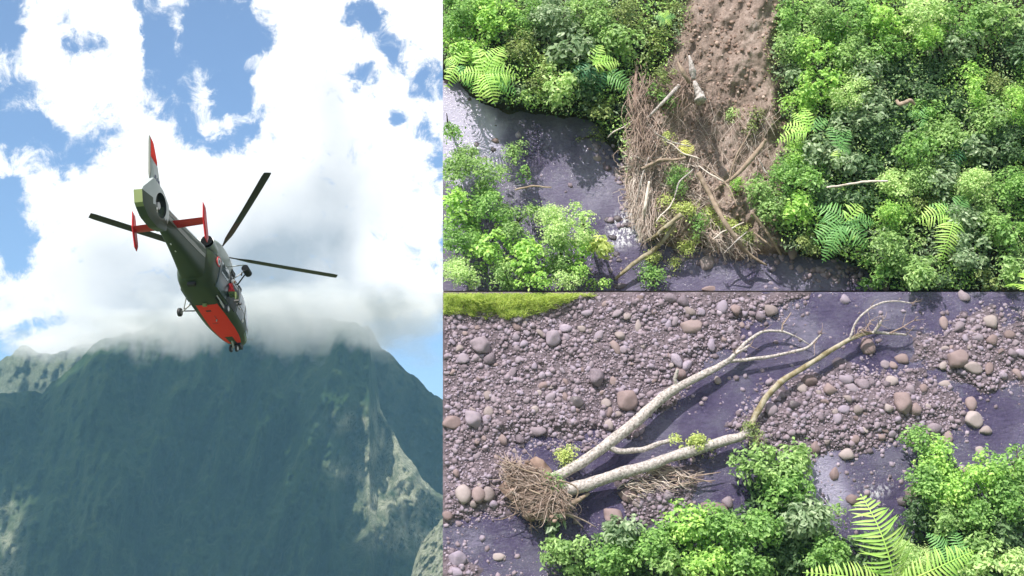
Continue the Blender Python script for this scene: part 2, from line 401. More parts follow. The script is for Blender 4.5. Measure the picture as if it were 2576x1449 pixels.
def water_mat():
    m, t, b = new_mat('river_water')
    nt = t.nodes
    sa = nt.new('ShaderNodeAttribute'); sa.attribute_name = 'silt'
    fa = nt.new('ShaderNodeAttribute'); fa.attribute_name = 'foam'
    deep = ramp(t, mnode(t, 'ADD', mnode(t, 'MULTIPLY', tnoise(t, 0.5, 7, 0.62), .6), mnode(t, 'MULTIPLY', tnoise(t, 5, 8, 0.75, stretch=(1, 1, 1.7)), .4)), [(0.36, (.06, .048, .115)), (0.48, (.115, .095, .19)), (0.56, (.165, .155, .235)), (0.66, (.28, .25, .38))])
    col = mixc(t, sa.outputs['Fac'], deep, (.44, .41, .55))
    fn = tnoise(t, 8, 6, 0.75, stretch=(1, 1, 0.6))
    foam = mnode(t, 'MULTIPLY', fa.outputs['Fac'], ramp(t, fn, [(0.47, (0, 0, 0)), (0.56, (1, 1, 1))]))
    col = mixc(t, foam, col, (.75, .75, .8))
    t.links.new(col, b.inputs['Base Color'])
    b.inputs['Roughness'].default_value = 0.12; b.inputs['IOR'].default_value = 1.33
    h = mnode(t, 'ADD', tnoise(t, 5, 5, 0.65, stretch=(1, 1, 1.8)), mnode(t, 'MULTIPLY', tnoise(t, 16, 4, 0.6, stretch=(1, 1, 1.5)), 0.4))
    add_bump(t, b, h, 0.75, 0.10)
    tr = nt.new('ShaderNodeBsdfTransparent'); tr.inputs[0].default_value = (.70, .68, .80, 1)
    mx = nt.new('ShaderNodeMixShader')
    fac = mnode(t, 'ADD', mnode(t, 'MULTIPLY', mnode(t, 'ADD', sa.outputs['Fac'], foam), 0.5), 0.55, clamp=True)
    t.links.new(fac, mx.inputs[0]); t.links.new(tr.outputs[0], mx.inputs[1]); t.links.new(b.outputs[0], mx.inputs[2])
    t.links.new(mx.outputs[0], nt['Material Output'].inputs[0])
    return m
WATER = water_mat()
def silt_top(u, v): return np.clip(.20 + .12 * fbm(u / 50, v / 50, seed=19) + smooth(60, -20, sdf([(1080, 230), (1190, 250), (1235, 320), (1235, 400), (1160, 450), (1080, 400)], u, v) + 12 * fbm(u / 30, v / 30, seed=8)), 0, 1) * 1.0
def foam_top(u, v): return smooth(26, -8, sdf([(1560, 545), (1585, 540), (1612, 570), (1600, 600), (1560, 610), (1535, 600), (1540, 570)], u, v)) + 0.07 * smooth(60, -20, sdf([(1240, 300), (1560, 400), (1600, 540), (1500, 500), (1340, 360)], u, v))
def silt_bot(u, v): return 0.10 * smooth(0.05, 0.5, fbm(u / 130, v / 60, seed=41)) * smooth(1000, 1300, u) + 0.5 * smooth(40, -20, sdf([(2000, 1150), (2090, 1120), (2130, 1240), (2090, 1300), (2040, 1260)], u, v))
def foam_bot(u, v): return 0.7 * smooth(20, -10, sdf([(2170, 1235), (2240, 1225), (2210, 1250)], u, v))
wu = np.arange(U0, U1 + 10, 14.0)
def flat(u, v): return 0.012 * fbm(u / 30, v / 30, seed=77, oct=3)
panel_sheet('river_water', flat, wu, np.append(np.arange(-90, 731, 14.0), 731.3), WATER, {'silt': silt_top, 'foam': foam_top})
panel_sheet('shallow_river_water', flat, wu, np.append(np.arange(734.7, VB, 14.0), VB), WATER, {'silt': silt_bot, 'foam': foam_bot})

# solid rock body of the hillside behind and under both reaches, down to the valley floor
def box_mesh(name, pts8):
    return np_mesh(name, pts8, [(0, 1, 2, 3), (4, 7, 6, 5), (0, 4, 5, 1), (1, 5, 6, 2), (2, 6, 7, 3), (3, 7, 4, 0)])
back = np.array([0, 16, 0])
a = S(U0 + 1, -90, -0.55); b_ = S(U1, -90, -0.55); c_ = S(U1, 731.5, -0.55); d_ = S(U0 + 1, 731.5, -0.55)
pts = [a, b_, c_, d_, a + back, b_ + back, c_ + back, d_ + back]
a2 = S(U0 + 1, 734.5, -0.55); b2 = S(U1, 734.5, -0.55); c_ = S(U1, VB, -0.55); d_ = S(U0 + 1, VB, -0.55)
pts2 = [a2, b2, c_, d_, a2 + back, b2 + back, c_ + back, d_ + back]
CLIFF, t_, bs_ = new_mat('cliff_rock'); t_.links.new(ramp(t_, tnoise(t_, 0.6, 8, 0.65), [(0.3, (.05, .045, .035)), (0.7, (.16, .13, .11))]), bs_.inputs['Base Color']); bs_.inputs['Roughness'].default_value = .95
link('hillside', box_mesh('hillside', pts), CLIFF, kind='structure')
link('lower_hillside', box_mesh('lower_hillside', pts2), CLIFF, kind='structure')
lo = [d_ + [0, 0.4, 0], c_ + [0, 0.4, 0], c_ + [0, -6, -58], d_ + [0, -6, -58], d_ + back, c_ + back, c_ + [0, 30, -58], d_ + [0, 30, -58]]
link('hillside_foot', box_mesh('hillside_foot', lo), CLIFF, kind='structure')

# ------------------------------------------------------------------ valley floor and mountains
gm, gt, gb = new_mat('valley_ground'); gt.links.new(ramp(gt, tnoise(gt, 0.02, 8, 0.6), [(0.35, (.07, .10, .04)), (0.65, (.13, .17, .07))]), gb.inputs['Base Color']); gb.inputs['Roughness'].default_value = 0.95
link('valley_ground', np_mesh('valley_ground', [(-3500, -3500, -60), (3500, -3500, -60), (3500, 3500, -60), (-3500, 3500, -60)], [(0, 1, 2, 3)]), gm, kind='structure')

def mountain_mat(name, veg, rockc, scale=0.02):
    m, t, b = new_mat(name)
    n1 = tnoise(t, scale, 9, 0.66, stretch=(1, 1, 0.45)); n2 = tnoise(t, scale * 7, 7, 0.7, stretch=(1, 1, 0.5))
    f = mnode(t, 'ADD', mnode(t, 'MULTIPLY', n1, 0.6), mnode(t, 'MULTIPLY', n2, 0.4))
    green = ramp(t, f, [(0.36, veg[0]), (0.5, veg[1]), (0.6, veg[2]), (0.72, rockc)])
    dry = ramp(t, tnoise(t, scale * 12, 8, 0.75), [(0.36, (.06, .09, .035)), (0.45, (.30, .32, .20)), (0.58, (.58, .58, .46))])  # pale tone that paints sunlight into the scrub colour
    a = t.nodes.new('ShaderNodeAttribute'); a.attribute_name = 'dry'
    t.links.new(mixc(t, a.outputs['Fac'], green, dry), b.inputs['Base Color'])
    b.inputs['Roughness'].default_value = 0.95; b.inputs['Specular IOR Level'].default_value = 0.1
    add_bump(t, b, tnoise(t, scale * 9, 9, 0.75), 1.0, 9.0)
    return m
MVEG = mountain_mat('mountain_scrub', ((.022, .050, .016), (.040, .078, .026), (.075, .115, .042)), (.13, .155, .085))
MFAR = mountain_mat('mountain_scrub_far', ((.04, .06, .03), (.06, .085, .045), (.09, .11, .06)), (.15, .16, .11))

def interp(pts, u): 
    p = np.array(pts, float); return np.interp(u, p[:, 0], p[:, 1])
def bulge(u, v):
    edge = np.interp(v, [830, 950, 1010, 1060, 1128, 1190, 1243, 1330, 1440], [928, 940, 948, 975, 1010, 1055, 1109, 1200, 1350])
    return 95 * smooth(-150, 25, u - edge) * smooth(930, 1060, v)
def mountain(name, ridge, d_top, d_bot, umin, umax, seed, mat, v_bot=1640, amp=34, jag=5.0, step=4.0, nrow=190):
    us_ = np.arange(umin, umax, step); t = np.linspace(0, 1, nrow) ** 1.1
    rv = interp(ridge, us_) + jag * fbm(us_ / 26, seed * 3.1, seed=seed, oct=5, gain=0.6)
    uu = np.broadcast_to(us_, (nrow, len(us_))); vv = rv[None, :] + (v_bot - rv)[None, :] * t[:, None]
    dep = d_top + (d_bot - d_top) * t[:, None] ** 0.85
    g = fbm(uu / 150 + vv / 420, vv / 420, seed=seed, oct=5, gain=0.55)
    rid = 1 - np.abs(fbm(uu / 85 + vv / 600, vv / 300, seed=seed + 5, oct=4, gain=0.55)) * 1.6
    small = fbm(uu / 15, vv / 17, seed=seed + 9, oct=3, gain=0.75)
    ease = smooth(0, 0.06, t)[:, None]
    dep = dep - (g * amp * 1.6 + rid * amp) * (0.35 + 0.65 * ease) - small * 6.0
    if name == 'mountain': dep = dep - bulge(uu, vv)
    P = ray(uu, vv) * dep[..., None]
    # the far side of the ridge
    top = P[0]; nb = 14; bk = []
    for k in range(nb, 0, -1):
        s = k / nb; q = top + np.array([0, 420 * s, 0]); q[:, 2] = top[:, 2] + (-62 - top[:, 2]) * s ** 1.3; bk.append(q)
    P = np.concatenate([np.array(bk), P], 0)
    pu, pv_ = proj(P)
    pe = np.exp(-(np.clip(np.minimum(np.abs(pu - 1010), 400) - 40, 0, 400) / 60) ** 2) * smooth(1000, 1060, pv_) * smooth(1420, 1330, pv_)  # mask of the painted sunlight, laid over the sunlit ridge patches
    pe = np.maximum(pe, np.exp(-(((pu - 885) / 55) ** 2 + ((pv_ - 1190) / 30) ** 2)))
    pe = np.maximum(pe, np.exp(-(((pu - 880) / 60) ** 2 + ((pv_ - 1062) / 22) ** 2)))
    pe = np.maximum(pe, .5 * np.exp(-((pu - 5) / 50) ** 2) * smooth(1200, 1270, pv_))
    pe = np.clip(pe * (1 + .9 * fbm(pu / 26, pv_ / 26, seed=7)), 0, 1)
    if 'peak' in name: pe = pe * 0 + .3  # weak painted sunlight all over the far peak
    if 'spur' in name: pe = pe * 0 + .9  # strong painted sunlight all over the spur
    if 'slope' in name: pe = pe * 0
    me = np_mesh(name, P.reshape(-1, 3), grid_faces(P.shape[0], len(us_))[:, ::-1], True, {'dry': pe.ravel()})  # attribute carries the painted sunlight mask
    return link(name, me, mat, kind='structure')
R_MAIN = [(-420, 1040), (-200, 985), (0, 986), (108, 988), (130, 962), (180, 925), (215, 893), (245, 862), (275, 850), (300, 845), (400, 812), (600, 792), (800, 800), (900, 812), (928, 830),
          (940, 950), (948, 1010), (975, 1060), (1010, 1128), (1055, 1190), (1109, 1243), (1200, 1330), (1350, 1440), (1600, 1560)]
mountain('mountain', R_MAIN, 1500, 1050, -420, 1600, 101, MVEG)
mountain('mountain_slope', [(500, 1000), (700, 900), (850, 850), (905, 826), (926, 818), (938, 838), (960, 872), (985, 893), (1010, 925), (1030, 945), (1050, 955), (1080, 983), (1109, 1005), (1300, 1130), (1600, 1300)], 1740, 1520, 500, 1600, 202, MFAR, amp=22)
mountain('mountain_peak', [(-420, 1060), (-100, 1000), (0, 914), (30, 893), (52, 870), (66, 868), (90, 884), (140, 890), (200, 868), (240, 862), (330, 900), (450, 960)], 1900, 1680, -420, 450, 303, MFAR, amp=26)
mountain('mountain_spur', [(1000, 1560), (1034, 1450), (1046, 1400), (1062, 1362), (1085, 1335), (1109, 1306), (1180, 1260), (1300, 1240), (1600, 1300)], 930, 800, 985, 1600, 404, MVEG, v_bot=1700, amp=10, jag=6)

# ------------------------------------------------------------------ unseen cloud layer added to shade the mountain, gaps shaped for its sunlit patches
def ico(sub):
    bm = bmesh.new(); bmesh.ops.create_icosphere(bm, subdivisions=sub, radius=1.0)
    V = np.array([v.co[:] for v in bm.verts]); F = np.array([[v.index for v in f.verts] for f in bm.faces]); bm.free(); return V, F
ICO1, ICO2, ICO3 = ico(1), ico(2), ico(3)
wm, wt, wb = new_mat('cloud_white'); wb.inputs['Base Color'].default_value = (.9, .9, .92, 1); wb.inputs['Roughness'].default_value = 1
ZC = 860.0
def to_cloud(P):  # where the sun ray through P crosses the layer
    s = (ZC - P[..., 2]) / SUN[2]; return P + s[..., None] * SUN
def surf_pt(u, v):
    rv = interp(R_MAIN, u); t = np.clip((v - rv) / (1640 - rv), 0, 1)
    dep = 1500 - 450 * t ** 0.85 - 34 * 0.7 - bulge(u, v)
    return ray(u, v) * dep[..., None]
LIT = [(965, 1070, 40, 60), (1000, 1140, 45, 55), (1045, 1195, 50, 50), (1095, 1260, 40, 60), (875, 1062, 34, 13), (955, 1045, 20, 30), (975, 1085, 22, 38), (1000, 1130, 26, 40), (1035, 1175, 30, 35), (885, 1185, 30, 12), (915, 1200, 16, 14),
       (1020, 1225, 55, 50), (1000, 1260, 50, 40), (950, 1290, 45, 26), (965, 1330, 26, 40), (1065, 1250, 50, 50), (1090, 1400, 60, 90), (1085, 1300, 20, 50), (25, 1270, 22, 50), (10, 1340, 22, 40)]
gx, gy = np.meshgrid(np.arange(-1150, 1100, 13.0), np.arange(330, 1780, 13.0))
cx = (gx + rng.uniform(-5, 5, gx.shape)).ravel(); cy = (gy + rng.uniform(-5, 5, gy.shape)).ravel()
keep = np.ones(cx.shape, bool)
nz = fbm(cx / 40, cy / 40, seed=61, oct=4)
for (u, v, ru, rv) in LIT:
    uc, vc = np.array([u, u + ru, u, u - ru, u], float), np.array([v, v, v + rv, v, v - rv], float)
    if u > 1060 and v > 1290: Q = ray(uc, vc) * 880.0
    else: Q = surf_pt(uc, vc)
    K = to_cloud(Q); c0 = K[0, :2]
    eu, ev = K[1, :2] - c0, K[2, :2] - c0
    eu = eu * (1.12 + 13 / np.linalg.norm(eu)); ev = ev * (1.12 + 13 / np.linalg.norm(ev))
    M = np.linalg.inv(np.column_stack([eu, ev]))
    ab = (np.stack([cx, cy], -1) - c0) @ M.T
    keep &= np.hypot(ab[:, 0], ab[:, 1]) > 1.15 + 0.45 * nz
# the far left peak stands in the sun
K = to_cloud(ray(np.array([40.]), np.array([930.])) * 1850.0)[0]
keep &= ((cx - K[0]) / 240) ** 2 + ((cy - K[1]) / 150) ** 2 > 1 + 0.6 * nz
# sunlight also reaches the cloud on the crest
K = to_cloud(ray(np.array([600.]), np.array([800.]))* 1440.0)[0]
keep &= ((cx - K[0]) / 250) ** 2 + ((cy - K[1]) / 75) ** 2 > 1 + 0.4 * nz
cx, cy = cx[keep], cy[keep]; n = len(cx)
V1, F1 = ICO1
rr = rng.uniform(9.5, 13.5, n); zz = ZC + rng.uniform(-9, 9, n)
sv = V1[None] * np.stack([rr, rr, rr * 0.7], -1)[:, None, :] * (1 + 0.22 * vnoise(V1[:, 0] * 2, V1[:, 1] * 2, V1[:, 2] * 2, seed=4))[None, :, None]
sv = sv + np.stack([cx, cy, zz], -1)[:, None, :]
ff = F1[None] + (np.arange(n) * len(V1))[:, None, None]
link('shade_cloud_layer', np_mesh('shade_cloud_layer', sv.reshape(-1, 3), ff.reshape(-1, 3), True), wm, kind='stuff', label='unseen broken white cloud layer high over the valley, added to shade the mountain', cat='cloud')

# ------------------------------------------------------------------ haze
hm = bpy.data.materials.new('valley_haze'); hm.use_nodes = True; ht = hm.node_tree; ht.nodes.clear()
ho = ht.nodes.new('ShaderNodeOutputMaterial'); pv = ht.nodes.new('ShaderNodeVolumePrincipled')
pv.inputs['Color'].default_value = (.33, .68, 1.0, 1); pv.inputs['Density'].default_value = 0.000135; pv.inputs['Anisotropy'].default_value = 0.0
ht.links.new(pv.outputs[0], ho.inputs['Volume'])
x0, x1, y0, y1, z0, z1 = -3600, 3600, -3600, 3600, -61, 345
hp = [(x0, y0, z0), (x1, y0, z0), (x1, y0, z1), (x0, y0, z1), (x0, y1, z0), (x1, y1, z0), (x1, y1, z1), (x0, y1, z1)]
link('haze', box_mesh('haze', np.array(hp, float)), hm, kind='stuff', label='thin blue haze filling the whole valley', cat='haze')

# cloud bank sitting on the mountain crest
cm = bpy.data.materials.new('crest_cloud'); cm.use_nodes = True; ct = cm.node_tree; ct.nodes.clear()
co = ct.nodes.new('ShaderNodeOutputMaterial'); cv = ct.nodes.new('ShaderNodeVolumePrincipled')
cv.inputs['Color'].default_value = (1, 1, 1, 1); cv.inputs['Anisotropy'].default_value = -0.1
ctc = ct.nodes.new('ShaderNodeTexCoord')
cn = tnoise(ct, 0.011, 6, 0.6, stretch=(0.7, 1, 1.5))
cs = ct.nodes.new('ShaderNodeSeparateXYZ'); ct.links.new(ctc.outputs['Object'], cs.inputs[0])
CB = ray(np.array([610.]), np.array([818.]))[0] * 1440.0
# wedge-free ellipsoid falloff, roughened by noise
def cfall(sx, sy, sz):
    m = ct.nodes.new('ShaderNodeVectorMath'); m.operation = 'DIVIDE'; ct.links.new(ctc.outputs['Object'], m.inputs[0]); m.inputs[1].default_value = (sx, sy, sz)
    l = ct.nodes.new('ShaderNodeVectorMath'); l.operation = 'LENGTH'; ct.links.new(m.outputs[0], l.inputs[0]); return l.outputs['Value']
rad = cfall(235, 95, 43)
dens = mnode(ct, 'SUBTRACT', mnode(ct, 'ADD', mnode(ct, 'MULTIPLY', mnode(ct, 'SUBTRACT', cn, 0.5), 3.4), 1.0), rad)
dens = mnode(ct, 'MULTIPLY', mnode(ct, 'MULTIPLY', dens, 1.6, clamp=True), 0.028)
ct.links.new(dens, cv.inputs['Density']); ct.links.new(cv.outputs[0], co.inputs['Volume'])
V3, F3 = ICO3
cb = link('crest_cloud', np_mesh('crest_cloud', V3 * np.array([330, 130, 72]), F3), cm, kind='stuff', label='soft grey cloud clinging to the long mountain crest behind the helicopter', cat='cloud', loc=CB)
cb2 = link('peak_cloud', np_mesh('peak_cloud', V3 * np.array([330, 130, 72]), F3), cm, kind='stuff', label='small wisp of cloud over the pale peak at far left', cat='cloud')
cb2.location = ray(np.array([150.]), np.array([868.]))[0] * 1760.0; cb2.scale = (0.42, 0.4, 0.42)

# ================================================================== STONES
def rock_mesh(name, seed, sub=2, flat=0.7, rough=0.40):
    V, F = {1: ICO1, 2: ICO2, 3: ICO3}[sub]
    r = 1 + rough * fbm(V[:, 0] * 1.1, V[:, 1] * 1.1, V[:, 2] * 1.1 + seed, seed=seed, oct=3, gain=0.45)
    P = V * r[:, None]
    rs = np.random.default_rng(seed)                       # a few worn flat faces
    for _ in range(8):
        d = rs.normal(size=3); d /= np.linalg.norm(d); k = rs.uniform(0.55, 0.82)
        ex = np.clip(P @ d - k, 0, None); P = P - ex[:, None] * d * 0.85
    P[:, 2] *= flat
    return np_mesh(name, P, F, True)
RM = [rock_mesh('stone', 50 + i, 2, [.6, .7, .8][i % 3]) for i in range(12)]
RMH = [rock_mesh('boulder', 80 + i, 3, .8, .3) for i in range(4)]
def mat_copy(me, m):
    c = me.copy(); c.materials.clear(); c.materials.append(m); return c
RLIB = {}
def rlib(i, m, hi=False):
    k = (i, m.name, hi)
    if k not in RLIB: RLIB[k] = mat_copy((RMH if hi else RM)[i], m)
    return RLIB[k]
BASIS = Matrix(((1, TT[0], N[0]), (0, TT[1], N[1]), (0, TT[2], N[2])))    # slab frame to world
def place_rock(name, u, v, ru, rv, hf, m, ang, rnd, label=None, cat=None, group=None, sink=0.35, hi=False):
    h = float(hf(np.array([float(u)]), np.array([float(v)]))[0]); h = max(h, -0.06)
    sx, sy = ru * PXM, rv * PXM; sz = min(sx, sy) * 0.85
    o = bpy.data.objects.new(name, rlib(rnd.randrange(4 if hi else 12), m, hi)); C.objects.link(o)
    p = S(float(u), float(v), h + sz * (0.5 - sink))
    rot = BASIS @ Matrix.Rotation(ang, 3, 'Z')
    o.matrix_world = Matrix.Translation(Vector(p)) @ rot.to_4x4() @ Matrix.Diagonal((sx * 1.12, sy * 1.12, sz * 1.25, 1))
    return tag(o, label, cat, group)

R1 = random.Random(11)
# boulders with a place of their own: u, v, half width, half height, material, label
BOULD_T = [
 (1777, 661, 22, 21, TANROCK, 'largest tan boulder at the water edge below the fern covered log'),
 (1852, 642, 20, 18, BROWNROCK, 'brown angular boulder beside the long slanting log above the water'),
 (1990, 633, 12, 19, BROWNROCK, 'tall oval brown boulder under the right hand bushes at the bank'),
 (1970, 615, 12, 9, BROWNROCK, 'small flat brown rock touching the oval bank boulder'),
 (1774, 630, 14, 9, ROCK, 'grey rock tucked directly above the largest tan boulder'),
 (1809, 630, 8, 8, BROWNROCK, 'small brown rock between the tan boulder and the angular boulder'),
 (1706, 628, 9, 12, ROCK, 'pale grey upright rock left of the green trailing plant'),
 (1716, 649, 8, 11, ROCK, 'pale upright rock just below the debris edge, over the water'),
 (1738, 683, 8, 6, ROCK, 'small pale stone in the water lower left of the tan boulder'),
 (1784, 727, 20, 8, BROWNROCK, 'half submerged brown boulder cut by the lower edge of the upper river view'),
 (1552, 438, 10, 13, TANROCK, 'upright pale rock on the shore left of the dry debris pile'),
 (1566, 417, 11, 10, ROCK, 'round grey rock above the upright shore rock by the debris'),
 (1543, 424, 9, 7, ROCK, 'small grey rock at left in the trio of shore rocks'),
 (1502, 398, 13, 8, TANROCK, 'pale oblong rock lying alone under the overhanging bank'),
 (1497, 366, 9, 9, ROCK, 'grey rock at the foot of the olive shrubs over the dark water'),
 (1528, 554, 14, 8, WETROCK, 'dark wet rock leftmost in the row above the white rapid'),
 (1555, 551, 12, 10, WETROCK, 'dark wet rock in the middle of the row above the white rapid'),
 (1576, 565, 13, 9, WETROCK, 'dark brown wet rock touching the white foam of the rapid'),
 (1540, 597, 13, 9, WETROCK, 'dark wet rock below the rapid row of stones'),
 (1549, 640, 10, 8, WETROCK, 'dark rock in the current right of the bright lime plant'),
 (1556, 655, 9, 7, WETROCK, 'small dark rock just under another one right of the lime plant'),
 (1560, 721, 20, 8, WETROCK, 'greenish submerged rock at the lower end of the mossy log'),
 (1197, 364, 9, 7, WETROCK, 'dark rock alone in the pale silty pool at left'),
 (1183, 400, 8, 6, WETROCK, 'smaller dark rock in the pale silty pool at left'),
 (1245, 354, 11, 9, BROWNROCK, 'pinkish rock at the right edge of the pale silty pool'),
 (1241, 378, 8, 9, WETROCK, 'dark rock under the pinkish rock by the silty pool'),
 (1940, 713, 10, 7, ROCK, 'grey stone in the shallow water near the long log tip'),
 (1953, 726, 11, 6, ROCK, 'light brown stone just below the grey one near the log tip'),
 (2012, 678, 13, 10, ROCK, 'angular grey rock at the start of the stony right bank'),
 (2110, 673, 12, 9, ROCK, 'round grey rock on the stony bank under the fern'),
 (2072, 692, 11, 8, ROCK, 'flat grey rock in the middle of the stony right bank'),
 (2098, 702, 9, 10, ROCK, 'upright grey rock in the middle of the stony right bank'),
 (1130, 205, 14, 8, BROWNROCK, 'brown rock at the left end of the bank under the ferns'),
 (1160, 200, 12, 8, TANROCK, 'tan rock half hidden below the left bank ferns'),
]
for (u, v, a, b, m, lb) in BOULD_T:
    place_rock('boulder', u, v, a, b, h_top, m, R1.uniform(-.3, .3), R1, lb, 'boulder', 'boulders of the upper river', hi=a > 15, sink=0.2)
BOULD_B = [
 (1737, 822, 29, 18, BROWNROCK, 'wide brown boulder at the far right of the gravel bar below the grass'),
 (1716, 757, 15, 17, ROCK, 'upright grey boulder at the top of the gravel bar'),
 (1684, 750, 16, 13, ROCK, 'round brown grey boulder cut by the top edge of the gravel bar'),
 (1576, 1006, 28, 22, BROWNROCK, 'dark brown boulder on the gravel bar just above the upper trunk'),
 (1165, 1241, 18, 19, TANROCK, 'tan boulder leftmost in the row left of the root mass'),
 (1200, 1242, 16, 17, BROWNROCK, 'brown boulder in the middle of the row left of the root mass'),
 (1225, 1241, 15, 16, TANROCK, 'tan boulder touching the middle one left of the root mass'),
 (1240, 1268, 9, 9, ROCK, 'small round stone under the row left of the root mass'),
 (1255, 1400, 17, 10, TANROCK, 'flat tan stone alone in the dark water at lower left'),
 (1150, 1405, 22, 16, ROCK, 'grey boulder at the lower left corner of the river bed'),
 (1147, 1440, 16, 10, ROCK, 'grey stone below the lower left corner boulder'),
 (1500, 950, 19, 19, ROCK, 'round grey boulder in the middle of the gravel bar'),
 (1712, 940, 15, 14, BROWNROCK, 'pinkish boulder wedged behind the upper trunk at its broken stub'),
 (1805, 957, 10, 11, TANROCK, 'small tan stone in the channel just below the upper trunk'),
 (1578, 1244, 22, 15, BROWNROCK, 'reddish boulder under the lower trunk'),
 (1679, 1247, 14, 14, ROCK, 'pale square stone with dark water below, under the lower trunk'),
 (1543, 1303, 24, 20, BROWNROCK, 'pinkish round boulder above the lower middle bushes'),
 (1602, 1268, 12, 9, TANROCK, 'small pale stone under the reddish boulder'),
 (1800, 1287, 34, 20, BROWNROCK, 'large rounded pink boulder rising behind the lower middle bushes'),
 (1829, 1262, 14, 16, ROCK, 'leaning grey stone beside the large pink boulder'),
 (1660, 1185, 34, 22, BROWNROCK, 'broad brown boulder propping up the lower trunk'),
 (2425, 747, 14, 14, ROCK, 'grey boulder at the top edge, near the right corner of the river'),
 (2373, 811, 11, 15, BROWNROCK, 'tall brown stone standing left of the right hand gravel island'),
 (2492, 809, 17, 18, TANROCK, 'tan boulder on top of the right hand gravel island'),
 (2269, 903, 17, 14, BROWNROCK, 'brown boulder in the water between trunk tip and right gravel island'),
 (2408, 903, 27, 23, BROWNROCK, 'biggest brown boulder on the right hand gravel island'),
 (2443, 925, 22, 16, TANROCK, 'tan boulder just right of the biggest island boulder'),
 (2184, 873, 17, 20, BROWNROCK, 'brown boulder under the thin end of the lower trunk'),
 (2244, 958, 14, 12, TANROCK, 'round tan stone in the water over the pale pool'),
 (2228, 966, 11, 10, ROCK, 'grey stone touching the round tan stone'),
 (2223, 917, 12, 10, ROCK, 'flat grey stone, left one of a pair above the round tan stone'),
 (2247, 919, 12, 10, BROWNROCK, 'flat brownish stone, right one of a pair above the round tan stone'),
 (2130, 1143, 17, 15, TANROCK, 'tan boulder alone in the dark pool over the big fern leaf'),
 (2050, 1128, 14, 14, BROWNROCK, 'brown stone at the left rim of the dark pool'),
 (2098, 1195, 13, 15, BROWNROCK, 'brown stone in the dark pool above the water riffle'),
 (2145, 1257, 15, 14, BROWNROCK, 'brown stone directly above the tip of the big fern leaf'),
 (2298, 1242, 24, 24, BROWNROCK, 'large brown boulder right of the big fern leaf'),
 (2270, 1262, 13, 13, WETROCK, 'dark stone leaning on the large boulder by the fern leaf'),
 (2447, 1057, 20, 22, TANROCK, 'tall tan boulder standing in the right channel'),
 (2477, 1082, 16, 12, TANROCK, 'tan stone at the lower right of the tall channel boulder'),
 (2442, 1014, 14, 15, BROWNROCK, 'brown stone above the tall channel boulder'),
 (2376, 966, 15, 10, TANROCK, 'tan stone at the upper left of the right channel'),
 (2350, 1077, 17, 14, ROCK, 'pinkish grey stone above the creeping vine tip'),
 (2383, 1100, 12, 17, BROWNROCK, 'reddish slab leaning by the creeping vine tip'),
 (2430, 1184, 14, 11, BROWNROCK, 'brown stone between the two green bushes at right'),
 (2464, 1133, 12, 10, TANROCK, 'small tan stone under the tall channel boulder'),
 (2303, 1031, 16, 13, BROWNROCK, 'brown stone at the right end of the middle gravel patch'),
 (2271, 1015, 22, 25, BROWNROCK, 'biggest pink stone of the middle gravel patch'),
 (2234, 1027, 13, 12, TANROCK, 'pale round stone left of the biggest pink stone'),
 (2085, 980, 18, 16, BROWNROCK, 'pink stone at the upper middle of the central gravel patch'),
 (2130, 955, 15, 14, ROCK, 'grey stone at the top of the central gravel patch'),
 (2033, 958, 17, 15, BROWNROCK, 'brown stone next to the mossy bend of the lower trunk'),
 (1995, 1018, 18, 14, WETROCK, 'dark stone at the left end of the central gravel patch'),
 (2125, 755, 14, 12, ROCK, 'grey stone near the top edge over the bare branch'),
 (1938, 781, 17, 17, TANROCK, 'pale stone at the left of the top right shallows'),
 (1913, 795, 14, 12, ROCK, 'grey stone next to the pale one of the top shallows'),
 (1850, 778, 13, 14, BROWNROCK, 'brown stone at the right tip of the long gravel bar'),
 (1390, 850, 20, 18, ROCK, 'grey boulder half way along the upper gravel bar'),
 (1355, 1085, 17, 13, ROCK, 'grey stone just above the little still pool'),
 (1448, 1010, 20, 12, WETROCK, 'dark rounded stone in the middle of the left gravel bar'),
 (1190, 1055, 22, 18, ROCK, 'pale grey slab on the left of the gravel bar'),
 (1135, 1065, 20, 18, BROWNROCK, 'pinkish boulder at the left edge of the gravel bar'),
 (1210, 870, 24, 20, ROCK, 'large grey flat stone near the grass at the left of the bar'),
]
for (u, v, a, b, m, lb) in BOULD_B:
    place_rock('boulder', u, v, a, b, h_bot, m, R1.uniform(-.35, .35), R1, lb, 'boulder', 'boulders of the stony river bed', hi=a > 18, sink=0.2)

def inside_land(u, v):
    d = 1e9
    for p in LAND: d = min(d, float(sdf(p, np.array([float(u)]), np.array([float(v)]))[0]))
    return d
